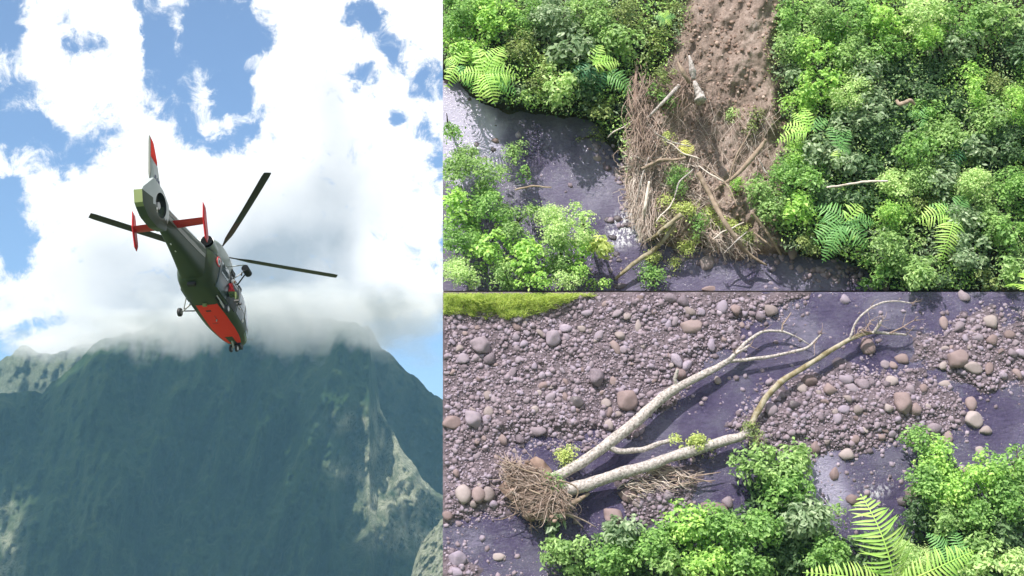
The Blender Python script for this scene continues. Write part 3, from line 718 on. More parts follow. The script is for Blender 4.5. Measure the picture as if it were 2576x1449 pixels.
# the larger cobbles of the gravel bars, one object each
taken = [(b[0], b[1], max(b[2], b[3])) for b in BOULD_B]
LMK = [((1576, 1006), 'the brown boulder above the upper trunk'), ((1737, 822), 'the wide brown boulder'), ((1500, 950), 'the round grey mid bar boulder'), ((1200, 1242), 'the row of three boulders'),
 ((1390, 850), 'the grey half way boulder'), ((1190, 1055), 'the pale grey slab'), ((1210, 870), 'the large flat stone by the grass'), ((1340, 1200), 'the root mass'), ((1448, 1010), 'the dark rounded stone'), ((1716, 757), 'the upright grey boulder'),
 ((2271, 1015), 'the biggest pink stone'), ((2085, 980), 'the pink gravel patch stone'), ((1995, 1018), 'the dark stone by the mossy trunk'), ((2408, 903), 'the biggest island boulder'), ((2492, 809), 'the tan island top boulder'), ((2447, 1057), 'the tall channel boulder'), ((2561, 930), 'the right picture edge')]
COB = []
def name_cobbles():
    bins = {}
    for o, u, v, r, tone in COB:
        k = min(range(len(LMK)), key=lambda i: (LMK[i][0][0] - u) ** 2 + (LMK[i][0][1] - v) ** 2)
        du, dv = u - LMK[k][0][0], v - LMK[k][0][1]
        a = int(round(math.degrees(math.atan2(-dv, du)) / 45)) % 8
        bins.setdefault((k, a), []).append((math.hypot(du, dv), o, r, tone))
    dn = ['right of', 'up right of', 'above', 'up left of', 'left of', 'down left of', 'below', 'down right of']
    on = ['nearest', 'second', 'third', 'fourth', 'fifth', 'sixth', 'seventh', 'eighth', 'ninth', 'tenth', 'eleventh', 'twelfth', 'thirteenth', 'fourteenth', 'fifteenth', 'sixteenth', 'seventeenth', 'eighteenth', 'nineteenth', 'twentieth']
    for (k, a), l in bins.items():
        for i, (d, o, r, tone) in enumerate(sorted(l, key=lambda q: q[0])):
            o['label'] = ('big' if r > 15 else 'mid sized' if r > 11 else 'small') + ' ' + tone + ' cobble, ' + on[min(i, 19)] + ' one ' + dn[a] + ' ' + LMK[k][1]
def cobbles(poly, count, lo_, hi_, label, group):
    p = np.array(poly, float); k = 0; tries = 0
    while k < count and tries < 20000:
        tries += 1
        u, v = R1.uniform(max(p[:, 0].min(), 1122), min(p[:, 0].max(), 2570)), R1.uniform(max(p[:, 1].min(), 745), min(p[:, 1].max(), 1445))
        if float(sdf(poly, np.array([u]), np.array([v]))[0]) > -6: continue
        if v < 812 and u < 1500 and v < 812 - (u - 1200) * 0.12: continue
        r = lo_ + (hi_ - lo_) * R1.random() ** 2.6
        if any((u - a) ** 2 + (v - b) ** 2 < (0.82 * (r + c)) ** 2 for a, b, c in taken): continue
        taken.append((u, v, r)); k += 1
        m_ = R1.choice([ROCK, ROCK, ROCK, ROCK, TANROCK, BROWNROCK])
        o = place_rock('cobble', u, v, r * R1.uniform(.85, 1.2), r * R1.uniform(.65, 1), h_bot, m_, R1.uniform(0, 6.28), R1, label, 'cobble', group, sink=0.3)
        COB.append((o, u, v, r, {'river_stone': 'grey', 'tan_stone': 'tan', 'brown_stone': 'brown'}[m_.name]))
cobbles(LAND[0], 165, 6.5, 16, 'rounded cobble among hundreds on the long gravel bar at left, above the fallen trunks', 'cobbles of the long left gravel bar')
cobbles(LAND[1], 52, 6.5, 15, 'rounded cobble in the gravel patch between the lower trunk and the vine', 'cobbles of the central gravel patch')
cobbles(LAND[2], 36, 6.5, 15, 'rounded cobble in the gravel island at the right picture edge', 'cobbles of the right gravel island')

name_cobbles()
def stone_field(name, us_, vs_, rs_, hf, mat, sub, parent_label, cat, sinkf=0.15):
    V, F = (ICO1 if sub else (None, None))
    n = len(us_); V0, F0 = (ICO1 if sub else ICO0)
    seeds = rng.integers(0, 8, n)
    lib = []
    for s_ in range(8):
        q = V0 * (1 + 0.35 * vnoise(V0[:, 0] * 1.3, V0[:, 1] * 1.3, V0[:, 2] * 1.3 + 9 * s_, seed=s_))[:, None]; lib.append(q)
    lib = np.array(lib)[seeds]
    sx = rs_ * PXM * rng.uniform(.85, 1.25, n); sy = rs_ * PXM * rng.uniform(.7, 1.05, n); sz = np.minimum(sx, sy) * rng.uniform(.55, .85, n)
    an = rng.uniform(0, 6.28, n); ca, sa = np.cos(an), np.sin(an)
    L = lib * np.stack([sx, sy, sz], -1)[:, None, :]
    x = L[..., 0] * ca[:, None] - L[..., 1] * sa[:, None]; y = L[..., 0] * sa[:, None] + L[..., 1] * ca[:, None]
    base = S(us_, vs_, np.maximum(hf(us_, vs_), -0.025) + sz * sinkf)
    P = base[:, None, :] + x[..., None] * RGT + y[..., None] * TT + L[..., 2][..., None] * N
    Fa = F0[None] + (np.arange(n) * len(V0))[:, None, None]
    return link(name, np_mesh(name, P.reshape(-1, 3), Fa.reshape(-1, 3), True), mat, kind='stuff', label=parent_label, cat=cat)
def ico0():
    p = (1 + 5 ** .5) / 2
    V = np.array([(-1, p, 0), (1, p, 0), (-1, -p, 0), (1, -p, 0), (0, -1, p), (0, 1, p), (0, -1, -p), (0, 1, -p), (p, 0, -1), (p, 0, 1), (-p, 0, -1), (-p, 0, 1)], float)
    V /= np.linalg.norm(V[0])
    F = np.array([(0, 11, 5), (0, 5, 1), (0, 1, 7), (0, 7, 10), (0, 10, 11), (1, 5, 9), (5, 11, 4), (11, 10, 2), (10, 7, 6), (7, 1, 8), (3, 9, 4), (3, 4, 2), (3, 2, 6), (3, 6, 8), (3, 8, 9), (4, 9, 5), (2, 4, 11), (6, 2, 10), (8, 6, 7), (9, 8, 1)])
    return V, F
ICO0 = ico0()
def scatter(n, accept, u0, u1, v0, v1):
    u = rng.uniform(u0, u1, n); v = rng.uniform(v0, v1, n); k = accept(u, v); return u[k], v[k]
def near_land(u, v):
    d = np.full(u.shape, 1e9)
    for p in LAND: d = np.minimum(d, sdf(p, u, v))
    d = d + 16 * fbm(u / 55, v / 55, seed=23, oct=4)
    g = sdf([(1000, 600), (1500, 600), (1500, 735), (1420, 765), (1290, 798), (1200, 788), (1000, 806)], u, v)
    return (rng.random(u.shape) < smooth(34, -4, d) + 0.13 * (fbm(u / 90, v / 60, seed=29) > -.1)) & (g > -12)
u_, v_ = scatter(14000, near_land, U0 + 9, 2640, 744, 1490)
stone_field('gravel', u_, v_, 2.2 + 6.5 * rng.random(len(u_)) ** 2.2, h_bot, GRAVEL, True, 'small stones of the lilac grey gravel bars filling the gaps between the cobbles', 'gravel')
u_, v_ = scatter(26000, near_land, U0 + 5, 2640, 739, 1490)
stone_field('fine_gravel', u_, v_, 1.4 + 2.2 * rng.random(len(u_)), h_bot, GRAVEL, False, 'fine grit and pebbles between the stones of the gravel bars', 'gravel', 0.35)
# stones at the edge of the upper river and clods on the bare slide
SHORE = [(1640, 600), (1700, 618), (1840, 630), (1990, 640), (2060, 640), (2180, 672), (2235, 731), (2050, 731), (2010, 690), (1960, 670), (1840, 668), (1700, 665), (1640, 630)]
SHORE2 = [(1480, 330), (1570, 370), (1590, 520), (1560, 520), (1545, 440), (1490, 400)]
SHORE3 = [(1490, 540), (1600, 540), (1610, 620), (1700, 640), (1700, 731), (1520, 731), (1530, 640), (1490, 580)]
def shore(u, v):
    p = smooth(10, -12, sdf(SHORE, u, v)) * 0.8 + smooth(8, -10, sdf(SHORE2, u, v)) * 0.6 + smooth(10, -12, sdf(SHORE3, u, v)) * 0.10 + 0.02 * (sdf(RIVER_LOW, u, v) < -10)
    return rng.random(u.shape) < p
u_, v_ = scatter(9000, shore, U0 + 8, 2300, 180, 727)
stone_field('shore_gravel', u_, v_, 1.8 + 9.0 * rng.random(len(u_)) ** 3, h_top, GRAVEL, True, 'loose grey stones along the water edge below the landslide', 'gravel')
CLOD, kt, kb = new_mat('soil_clod'); kg = kt.nodes.new('ShaderNodeNewGeometry')
kt.links.new(ramp(kt, kg.outputs['Random Per Island'], [(0, (.13, .085, .065)), (.6, (.24, .16, .13)), (.85, (.34, .24, .2)), (1, (.50, .40, .36))]), kb.inputs['Base Color']); kb.inputs['Roughness'].default_value = .95
def on_slide(u, v):
    s_ = sdf(SLIDE, u, v); return rng.random(u.shape) < smooth(10, -10, s_) * (0.35 + 0.65 * smooth(-.1, .5, fbm(u / 45, v / 60, seed=91)))
u_, v_ = scatter(14000, on_slide, 1560, 1990, -60, 640)
stone_field('soil_clods', u_, v_, 0.9 + 5.5 * rng.random(len(u_)) ** 6, h_top, CLOD, False, 'crumbled brown earth clods and stones strewn down the bare landslide', 'earth clods', 0.3)

# ================================================================== LOGS, ROOTS, DEBRIS
def tube_arrays(P, R, nseg=10, bump=0.0, seed=0, cap=True):
    P = np.asarray(P, float); R = np.asarray(R, float); n = len(P)
    d = np.gradient(P, axis=0); d /= np.linalg.norm(d, axis=1)[:, None] + 1e-12
    ref = np.array([0.13, -0.9, 0.41]); ref = ref / np.linalg.norm(ref)
    a = np.cross(d, ref); a /= np.linalg.norm(a, axis=1)[:, None] + 1e-9
    b = np.cross(d, a)
    th = np.arange(nseg) / nseg * 2 * math.pi
    rr = R[:, None] * np.ones(nseg)
    if bump: rr = rr * (1 + bump * fbm(np.arange(n)[:, None] * (14.0 / n) + seed, np.cos(th)[None] * 1.2, np.sin(th)[None] * 1.2, seed=seed, oct=3))
    V = P[:, None, :] + rr[..., None] * (np.cos(th)[None, :, None] * a[:, None, :] + np.sin(th)[None, :, None] * b[:, None, :])
    V = V.reshape(-1, 3); i = np.arange(n - 1)[:, None] * nseg; j = np.arange(nseg)[None, :]
    F = np.stack([i + j, i + (j + 1) % nseg, i + nseg + (j + 1) % nseg, i + nseg + j], -1).reshape(-1, 4)
    if cap:
        V = np.concatenate([V, P[:1], P[-1:]]); m = len(V)
        jj = np.arange(nseg); c0 = np.stack([(jj + 1) % nseg, jj, np.full(nseg, m - 2), np.full(nseg, m - 2)], -1)
        k = (n - 1) * nseg; c1 = np.stack([k + jj, k + (jj + 1) % nseg, np.full(nseg, m - 1), np.full(nseg, m - 1)], -1)
        return V, F, np.concatenate([c0[:, :3], c1[:, :3]])
    return V, F, np.zeros((0, 3), int)
def to_tris(F): return np.concatenate([F[:, [0, 1, 2]], F[:, [0, 2, 3]]])
class Acc:
    def __init__(s): s.V = []; s.F = []; s.n = 0
    def add(s, V, F):
        s.V.append(V); s.F.append(np.asarray(F) + s.n); s.n += len(V)
    def tube(s, P, R, **k):
        V, F, c = tube_arrays(P, R, **k); s.add(V, np.concatenate([to_tris(F), c]) if len(c) else to_tris(F))
    def mesh(s, name, smooth_shade=True): return np_mesh(name, np.concatenate(s.V), np.concatenate(s.F), smooth_shade)
def resample(pts, n, wob=0.0, seed=0):
    """pts rows u, v, h, radius(px); smooth spline through them"""
    p = np.array(pts, float)
    if p[:, 1].max() < 735: p[:, 2] += np.clip(h_top(p[:, 0], p[:, 1]), 0, 9) * (1.0 if len(p) > 0 else 0) + .28
    s = np.concatenate([[0], np.cumsum(np.hypot(*np.diff(p[:, :2], axis=0).T))]); t = np.linspace(0, s[-1], n)
    q = np.stack([np.interp(t, s, p[:, k]) for k in range(4)], -1)
    if len(p) > 2:
        for _ in range(3): q[1:-1] = 0.25 * q[:-2] + 0.5 * q[1:-1] + 0.25 * q[2:]
    if wob:
        q[:, 0] += wob * fbm(t / 60, seed * 1.7, seed=seed, oct=3); q[:, 1] += wob * fbm(t / 60, seed * 1.7 + 50, seed=seed + 3, oct=3)
    return S(q[:, 0], q[:, 1], q[:, 2]), q[:, 3] * PXM
def log_obj(name, pts, mat, label=None, cat=None, group=None, parent=None, n=40, bump=0.16, seed=1, wob=2.0, nseg=12):
    A = Acc(); P, R = resample(pts, n, wob, seed); R = R * (.78 if name == 'log' else 1); A.tube(P, R, nseg=nseg, bump=bump, seed=seed)
    return link(name, A.mesh(name), mat, parent=parent, label=label, cat=cat, group=group)
LG = 'logs and branches brought down by the landslide'
log_obj('log', [(1604, 165, .9, 5), (1598, 222, .8, 7), (1600, 280, .7, 8), (1610, 330, .5, 9), (1618, 372, .4, 7)], BARK_MUD, 'mud covered dark trunk standing upright behind the dry debris pile', 'log', LG, seed=3, bump=.5, wob=6, nseg=16, n=60)
log_obj('log', [(1626, 297, .7, 3.5), (1668, 258, .8, 5.5), (1708, 216, .9, 7)], BARK_PALE, 'pale stripped log running from the hanging roots down to the muddy trunk', 'log', LG, seed=4, bump=.1, wob=1)
log_obj('log', [(1755, 434, .75, 8), (1785, 488, .85, 8), (1820, 553, .8, 7.5), (1850, 600, .7, 7), (1880, 636, .55, 5.5), (1905, 655, .4, 5), (1928, 668, .25, 3)], BARK_TAN, 'longest brown log slanting down across the debris to the water', 'log', LG, seed=5, bump=.18)
log_obj('log', [(1800, 478, .75, 4), (1845, 446, .95, 6), (1890, 400, 1.15, 8), (1918, 362, 1.3, 6.5), (1925, 350, 1.35, 4)], BARK_TAN, 'curved grey brown log lying on the bare soil at right', 'log', LG, seed=6, bump=.15)
log_obj('log', [(1632, 458, .95, 4.5), (1622, 520, .8, 5.5), (1613, 570, .55, 5), (1608, 610, .2, 5)], BARK_WHITE, 'bleached white pole sloping from the debris pile into the rapid', 'log', LG, seed=7, bump=.06, wob=1)
log_obj('log', [(1545, 702, .12, 5), (1590, 664, .25, 7), (1640, 632, .4, 7.5), (1672, 600, .6, 7), (1700, 562, .75, 6)], BARK_MOSS, 'mossy tan log reaching from the river up under the green plant', 'log', LG, seed=8, bump=.15)
log_obj('log', [(1618, 608, .3, 3), (1650, 592, .6, 5.5), (1682, 566, .85, 7.5), (1712, 540, 1.0, 8)], BARK_MOSS, 'thick moss covered log stub beside the trailing green plant', 'log', LG, seed=9, bump=.25)
log_obj('log', [(1892, 532, .8, 4.5), (1915, 565, .75, 5.5), (1942, 602, .6, 5), (1965, 641, .4, 3.5)], BARK_TAN, 'thin brown log pointing down to the oval boulder at right', 'log', LG, seed=10, bump=.12)
log_obj('log', [(1612, 425, .85, 4), (1650, 405, .95, 6), (1692, 403, 1.0, 5), (1726, 398, 1.0, 5)], BARK_TAN, 'short broken tan log lying level under the small yellow fern', 'log', LG, seed=12, bump=.3)
log_obj('log', [(1895, 585, .6, 3), (1928, 612, .6, 3.5), (1940, 624, .5, 2)], BARK_TAN, 'short stick parallel to the thin brown log at right', 'log', LG, seed=13)
log_obj('branch', [(1545, 706, 1.9, 1.8), (1480, 730, 2.0, 1.4)], TWIG, seed=14, label='grey twig sticking out of the bushes at the lower bank', cat='branch') if False else None
log_obj('branch', [(2080, 470, 2.7, 2.2), (2130, 463, 2.8, 2.8), (2190, 455, 2.8, 2.8), (2232, 455, 2.7, 2.4)], BARK_WHITE, 'bare pale branch lying across the bushes on the right bank', 'branch', seed=15, wob=3)
log_obj('branch', [(1298, 478, 1.9, 2.2), (1335, 468, 2.1, 2.6), (1385, 473, 2.0, 1.6)], BARK_TAN, 'bare branch over the dark pool from the left bank bushes', 'branch', seed=16, wob=3)
log_obj('branch', [(2255, 252, 2.5, 4), (2262, 262, 2.6, 5), (2290, 250, 2.6, 5), (2300, 262, 2.5, 3)], BARK_TAN, 'curled brown dead limb in the dark hollow of the right bank', 'branch', seed=17, wob=3)
# broken stump end on the slide
def bez(a, b, c, n=7):
    t = np.linspace(0, 1, n)[:, None]; return (1 - t) ** 2 * a + 2 * t * (1 - t) * b + t * t * c
st = empty('stump', Vector(S(1735., 210., 2.2)), 'torn tree base with hanging roots and a pale splintered butt on the bare slope', 'stump')
def root_child(name, A, m, parent):
    me = A.mesh(name); me.transform(Matrix.Translation(-parent.location)); return link(name, me, m, parent=parent)
A = Acc(); P, R = resample([(1747, 205, 1.7, 5), (1752, 222, 1.8, 7), (1760, 240, 1.9, 10), (1762, 254, 1.95, 15)], 14, 0, 2); A.tube(P, R, nseg=10, bump=.25, seed=4); root_child('butt', A, BARK_PALE, st)
A = Acc(); P, R = resample([(1733, 140, 1.9, 2.5), (1738, 162, 1.9, 7), (1742, 184, 1.8, 8), (1745, 200, 1.7, 5)], 14, 0, 2); A.tube(P, R, nseg=8, bump=.3, seed=6); root_child('splinter', A, BARK_PALE, st)
A = Acc(); P, R = resample([(1704, 156, 1.9, 2), (1712, 172, 1.9, 5), (1722, 190, 1.8, 6), (1735, 208, 1.7, 5)], 14, 0, 2); A.tube(P, R, nseg=8, bump=.3, seed=7); root_child('splinter', A, BARK_TAN, st)
A = Acc()
for k in range(230):
    a0 = R1.gauss(1732, 9), R1.gauss(205, 16)
    ang = R1.gauss(math.pi / 2, .55) if R1.random() < .7 else R1.uniform(0, 6.28)
    L = R1.uniform(25, 95); du, dv = math.cos(ang) * L, math.sin(ang) * L
    h0 = R1.uniform(1.9, 2.7)
    pts_ = bez(S(a0[0], a0[1], h0), S(a0[0] + du * .5 + R1.gauss(0, 12), a0[1] + dv * .5 + R1.gauss(0, 10), h0 + R1.uniform(0, .35)), S(a0[0] + du, a0[1] + dv, h0 * R1.uniform(.62, .9)), 6)
    A.tube(pts_, np.linspace(R1.uniform(.7, 1.5), .35, 6) * PXM, nseg=3, cap=False)
root_child('roots', A, TWIG, st)['kind'] = 'stuff'

def tangle(name, poly, count, L, rpx, hr, mat, label, ang=(0, 3.15), curve=10, seed=1, top=True, vis_h=None):
    rs = np.random.default_rng(seed); p = np.array(poly, float); A = Acc(); k = 0
    hf = h_top if top else h_bot
    while k < count:
        u = rs.uniform(p[:, 0].min(), p[:, 0].max(), 60); v = rs.uniform(p[:, 1].min(), p[:, 1].max(), 60)
        ok = sdf(poly, u, v) < 0; u, v = u[ok], v[ok]
        g = hf(u, v)
        for a0, b0, h0 in zip(u, v, g):
            if k >= count: break
            k += 1
            l = rs.uniform(*L); an = rs.uniform(*ang); du, dv = math.cos(an) * l * .5, math.sin(an) * l * .5
            hb = max(h0, 0) + rs.uniform(*hr)
            c1 = rs.normal(0, curve, 2)
            pts_ = bez(S(a0 - du, b0 - dv, hb + rs.uniform(-.12, .12)), S(a0 + c1[0], b0 + c1[1], hb + rs.uniform(0, .25)), S(a0 + du, b0 + dv, hb + rs.uniform(-.12, .12)), 6)
            if not clip_mask(pts_, top, 2).all(): continue
            r0 = rs.uniform(*rpx); A.tube(pts_, np.linspace(r0, r0 * .5, 6) * PXM, nseg=3, cap=False)
    return link(name, A.mesh(name), mat, kind='stuff', label=label, cat='debris')
TANG = leaf_mat('x', [(.1, .1, .1)]) if False else None
tm, tt_, tb = new_mat('dry_sticks'); tg = tt_.nodes.new('ShaderNodeNewGeometry')
tt_.links.new(ramp(tt_, tg.outputs['Random Per Island'], [(0, (.24, .165, .135)), (.35, (.44, .335, .29)), (.75, (.62, .52, .47)), (1, (.75, .67, .62))]), tb.inputs['Base Color']); tb.inputs['Roughness'].default_value = .85
PILE = [(1590, 345), (1640, 330), (1700, 400), (1690, 440), (1660, 500), (1700, 560), (1640, 590), (1600, 560), (1578, 480), (1580, 400)]
tangle('stick_pile', PILE, 1300, (20, 85), (.4, 1.5), (.05, .6), tm, 'pale tangle of dry sticks heaped at the foot of the landslide', (.2, 3.4), 20, 21)
tangle('stick_pile', [(1585, 440), (1640, 460), (1650, 520), (1630, 590), (1598, 560)], 420, (30, 100), (.5, 1.1), (.3, .9), tm, 'steep fan of pale sticks sloping into the rapid', (1.2, 2.1), 14, 29)
tangle('stick_pile', [(1600, 330), (1640, 300), (1700, 400), (1760, 420), (1840, 560), (1880, 600), (1920, 640), (1720, 630), (1640, 580), (1590, 420)], 430, (20, 85), (.4, 1.1), (.03, .35), tm, 'thin scatter of dry sticks covering the lower slide down to the water', (0, 3.15), 14, 22)
tangle('stick_pile', [(1780, 585), (1860, 580), (1905, 625), (1860, 640), (1780, 625)], 240, (15, 60), (.5, 1.2), (.05, .45), tm, 'fan of pale twigs above the rocks at the shore', (.2, 1.6), 10, 23)
tangle('dry_vines', [(1640, 250), (1700, 150), (1760, 240), (1840, 300), (1940, 250), (1960, 420), (1900, 470), (1740, 420), (1660, 330)], 300, (25, 90), (.25, .6), (.02, .22), tm, 'thin dry vines and rootlets trailing over the bare brown soil', (.6, 2.6), 18, 24)
tangle('muddy_roots', [(1588, 170), (1618, 200), (1632, 330), (1650, 380), (1590, 400), (1580, 330)], 260, (30, 100), (.5, 1.5), (.2, 1.35), TWIG, 'dark muddy hanging roots around the upright trunk', (1.0, 2.3), 18, 25)

rb = random.Random(5); fb_ = [((1640, 330), (1735, 372)), ((1668, 352), (1760, 400)), ((1690, 345), (1640, 420)), ((1745, 430), (1700, 500)), ((1760, 420), (1838, 470)), ((1770, 410), (1850, 520)), ((1630, 400), (1600, 520)), ((1700, 500), (1650, 560)), ((1890, 330), (1830, 460)), ((1912, 400), (1950, 450)), ((1790, 600), (1870, 560)), ((1780, 590), (1800, 640)), ((1820, 640), (1880, 585)), ((1590, 300), (1530, 345)), ((1600, 270), (1640, 400))]
lbs = ['up left of the yellow fern', 'just above the yellow fern', 'left of the yellow fern', 'beside the rounded green plant', 'from the top of the longest log to the right', 'right of the longest log, long and steep', 'along the left rim of the stick pile', 'below the rounded green plant', 'on the bare soil left of the curved log', 'right of the curved log', 'right of the trailing green plant', 'pointing at the rocks under the trailing plant', 'above the brown angular boulder', 'reaching out left over the shore stones', 'crossing the foot of the muddy trunk']
for i, ((a0, b0), (a1, b1)) in enumerate(fb_):
    m0, m1 = (a0 + a1) / 2 + rb.uniform(-14, 14), (b0 + b1) / 2 + rb.uniform(-10, 10)
    log_obj('branch', [(a0, b0, .75, 1.2), (m0, m1, .85, 2.3), (a1, b1, .7, 1.3)], [BARK_PALE, BARK_WHITE, BARK_TAN][i % 3], 'thin bare branch in the debris ' + lbs[i], 'branch', 'thin branches in the landslide debris', n=18, seed=60 + i, nseg=6, bump=.2, wob=5)

# ---- the forked fallen tree lying across the lower river
ft = empty('fallen_tree', Vector(S(1400., 1215., .3)), 'bleached forked fallen tree with torn root mass lying across the stony river bed', 'fallen tree')
def part_tube(name, lists, mat, parent, n=50, bump=.12, nseg=12, kind=None, label=None, wob=2.5):
    A = Acc()
    for i, l in enumerate(lists):
        P, R = resample([(a_, b_, c_, d_ * (.74 if name == 'trunk' else .9)) for a_, b_, c_, d_ in l], n, wob * .5, 31 + i * 7); A.tube(P, R, nseg=nseg, bump=bump, seed=i + 3)
    me = A.mesh(name); me.transform(Matrix.Translation(-parent.location)); return link(name, me, mat, parent=parent, kind=kind, label=label)
part_tube('trunk', [[(1385, 1205, .55, 16), (1420, 1188, .6, 17), (1480, 1152, .65, 17), (1530, 1118, .65, 17), (1600, 1058, .62, 17), (1660, 1004, .6, 16), (1700, 975, .58, 14), (1760, 945, .5, 12), (1800, 925, .45, 10), (1836, 905, .4, 8)]], BARK_PALE, ft, 70, .1, 14, label='upper pale trunk of the fork')
part_tube('trunk', [[(1400, 1240, .5, 24), (1450, 1226, .55, 21), (1520, 1205, .6, 18), (1600, 1180, .65, 17), (1680, 1152, .65, 16), (1760, 1128, .6, 16), (1820, 1108, .55, 15), (1866, 1098, .55, 13), (1884, 1080, .55, 11)]], BARK_PALE, ft, 70, .14, 14, label='lower thicker trunk of the fork')
part_tube('trunk', [[(1880, 1090, .5, 10), (1896, 1050, .5, 10), (1925, 1000, .5, 10), (1965, 960, .5, 9.5), (2030, 918, .5, 8), (2090, 880, .5, 7.5), (2140, 852, .5, 7), (2175, 838, .5, 6), (2210, 834, .45, 4)]], BARK_MOSS, ft, 60, .14, 12, label='mossy yellowish upper length of the lower trunk')
UB = [[(1836, 905, .42, 7), (1856, 880, .45, 5.5), (1880, 858, .45, 4.5), (1916, 832, .45, 4), (1966, 832, .4, 3.2), (2000, 846, .35, 2.2), (2036, 866, .25, 1.4)],
      [(1836, 908, .4, 5), (1866, 905, .4, 5), (1920, 900, .38, 4.5), (1980, 888, .38, 4), (2030, 878, .4, 4), (2045, 862, .45, 3), (2064, 840, .5, 1.8)],
      [(1800, 926, .45, 4), (1850, 890, .5, 4), (1885, 868, .5, 3)], [(1966, 832, .42, 2), (1968, 815, .5, 1.8), (1990, 786, .6, 1.2)],
      [(1700, 970, .65, 4), (1697, 950, .8, 5), (1704, 928, .95, 4)], [(1510, 1128, .6, 3), (1480, 1150, .6, 2.5), (1425, 1180, .55, 2.5)]]
for l in UB: part_tube('branch', [l], BARK_PALE if l[0][3] > 3 else TWIG, ft, 30, .12, 8)
LBR = [[(2138, 852, .55, 3.2), (2145, 820, .65, 3), (2160, 800, .75, 2.8), (2190, 772, .85, 2.8), (2225, 758, .9, 2.4), (2260, 758, .9, 2), (2292, 763, .85, 1.4)],
       [(2195, 838, .55, 4), (2212, 815, .75, 4), (2216, 805, .8, 2)], [(2200, 835, .5, 4.5), (2235, 838, .5, 3.5), (2280, 842, .45, 2.5)],
       [(2170, 840, .55, 1.6), (2182, 818, .65, 1.4), (2190, 805, .7, .9)], [(2190, 836, .55, 1.5), (2165, 830, .65, 1.3), (2150, 842, .6, 1)], [(2235, 838, .5, 2), (2270, 822, .6, 1.6), (2300, 805, .6, 1)]]
for l in LBR: part_tube('branch', [l], BARK_PALE if l[0][3] > 2 else TWIG, ft, 26, .12, 8)
part_tube('branch', [[(1532, 1120, .62, 9), (1540, 1130, .6, 8), (1570, 1136, .58, 7), (1620, 1130, .55, 7), (1660, 1114, .5, 6), (1700, 1105, .4, 4.5)]], BARK_PALE, ft, 36, .12, 10)
# the plate of roots
def rplate(name, cen, n, Lr, spread, mat, r0, seed, zr=(.2, 1.2), bias=None, kind='stuff'):
    rs = np.random.default_rng(seed); A = Acc()
    for k in range(n):
        ang = rs.uniform(0, 6.28) if bias is None else rs.normal(bias[0], bias[1])
        L = rs.uniform(*Lr); s0 = rs.normal(0, 1, 2) * spread
        a0 = cen[0] + s0[0], cen[1] + s0[1]; h0 = rs.uniform(*zr)
        du, dv = math.cos(ang) * L, math.sin(ang) * L
        pts_ = bez(S(a0[0], a0[1], h0), S(a0[0] + du * .5 + rs.normal(0, L * .2), a0[1] + dv * .5 + rs.normal(0, L * .2), h0 + rs.uniform(-.1, .3)), S(a0[0] + du, a0[1] + dv, max(.03, h0 * rs.uniform(.3, 1.1))), 7)
        if not clip_mask(pts_, False, 2).all(): continue
        rr_ = rs.uniform(*r0); A.tube(pts_, np.linspace(rr_, rr_ * .35, 7) * PXM, nseg=4, cap=False)
    me = A.mesh(name); me.transform(Matrix.Translation(-ft.location)); return link(name, me, mat, parent=ft, kind=kind)
for j, (c, nn, Lr, sp) in enumerate([((1320, 1205), 240, (15, 62), 17), ((1350, 1250), 300, (15, 58), 20), ((1385, 1270), 150, (15, 50), 13), ((1292, 1175), 100, (10, 42), 8)]):
    rplate('root_tangle', c, int(nn * .7), (Lr[0], Lr[1]), sp * 1.15, [ROOTM, TWIG, ROOTM, ROOTM][j], (.5, 1.5), 71 + j)
def root_fan(n, seed, mat, r0):
    rs = np.random.default_rng(seed); A = Acc()
    arc = np.array([(1262, 1148), (1268, 1190), (1276, 1232), (1296, 1272), (1326, 1300), (1372, 1308), (1420, 1300), (1450, 1284)], float)
    for k in range(n):
        q = rs.uniform(0, len(arc) - 1); i = min(int(q), len(arc) - 2); e_ = arc[i] + (arc[i + 1] - arc[i]) * (q - i)
        s_ = np.array([1392 + rs.normal(0, 14), 1228 + rs.normal(0, 18)]); f_ = rs.uniform(.45, 1.08); a_ = rs.uniform(0, .45)
        e2 = s_ + (e_ - s_) * f_ + rs.normal(0, 6, 2); s2 = s_ + (e_ - s_) * a_; m_ = (s2 + e2) / 2 + rs.normal(0, 24, 2)
        pts_ = bez(S(s2[0], s2[1], rs.uniform(.5, 1.3)), S(m_[0], m_[1], rs.uniform(.6, 1.6)), S(e2[0], e2[1], rs.uniform(.15, 1.3)), 8)
        rr_ = rs.uniform(*r0); A.tube(pts_, np.linspace(rr_, rr_ * .3, 8) * PXM, nseg=4, cap=False)
    me = A.mesh('root_fan'); me.transform(Matrix.Translation(-ft.location)); return link('root_fan', me, mat, parent=ft, kind='stuff')
root_fan(380, 5, ROOTM, (.5, 1.3)); root_fan(300, 6, TWIG, (.4, 1.0)); root_fan(70, 8, BARK_TAN, (1.4, 3.2))
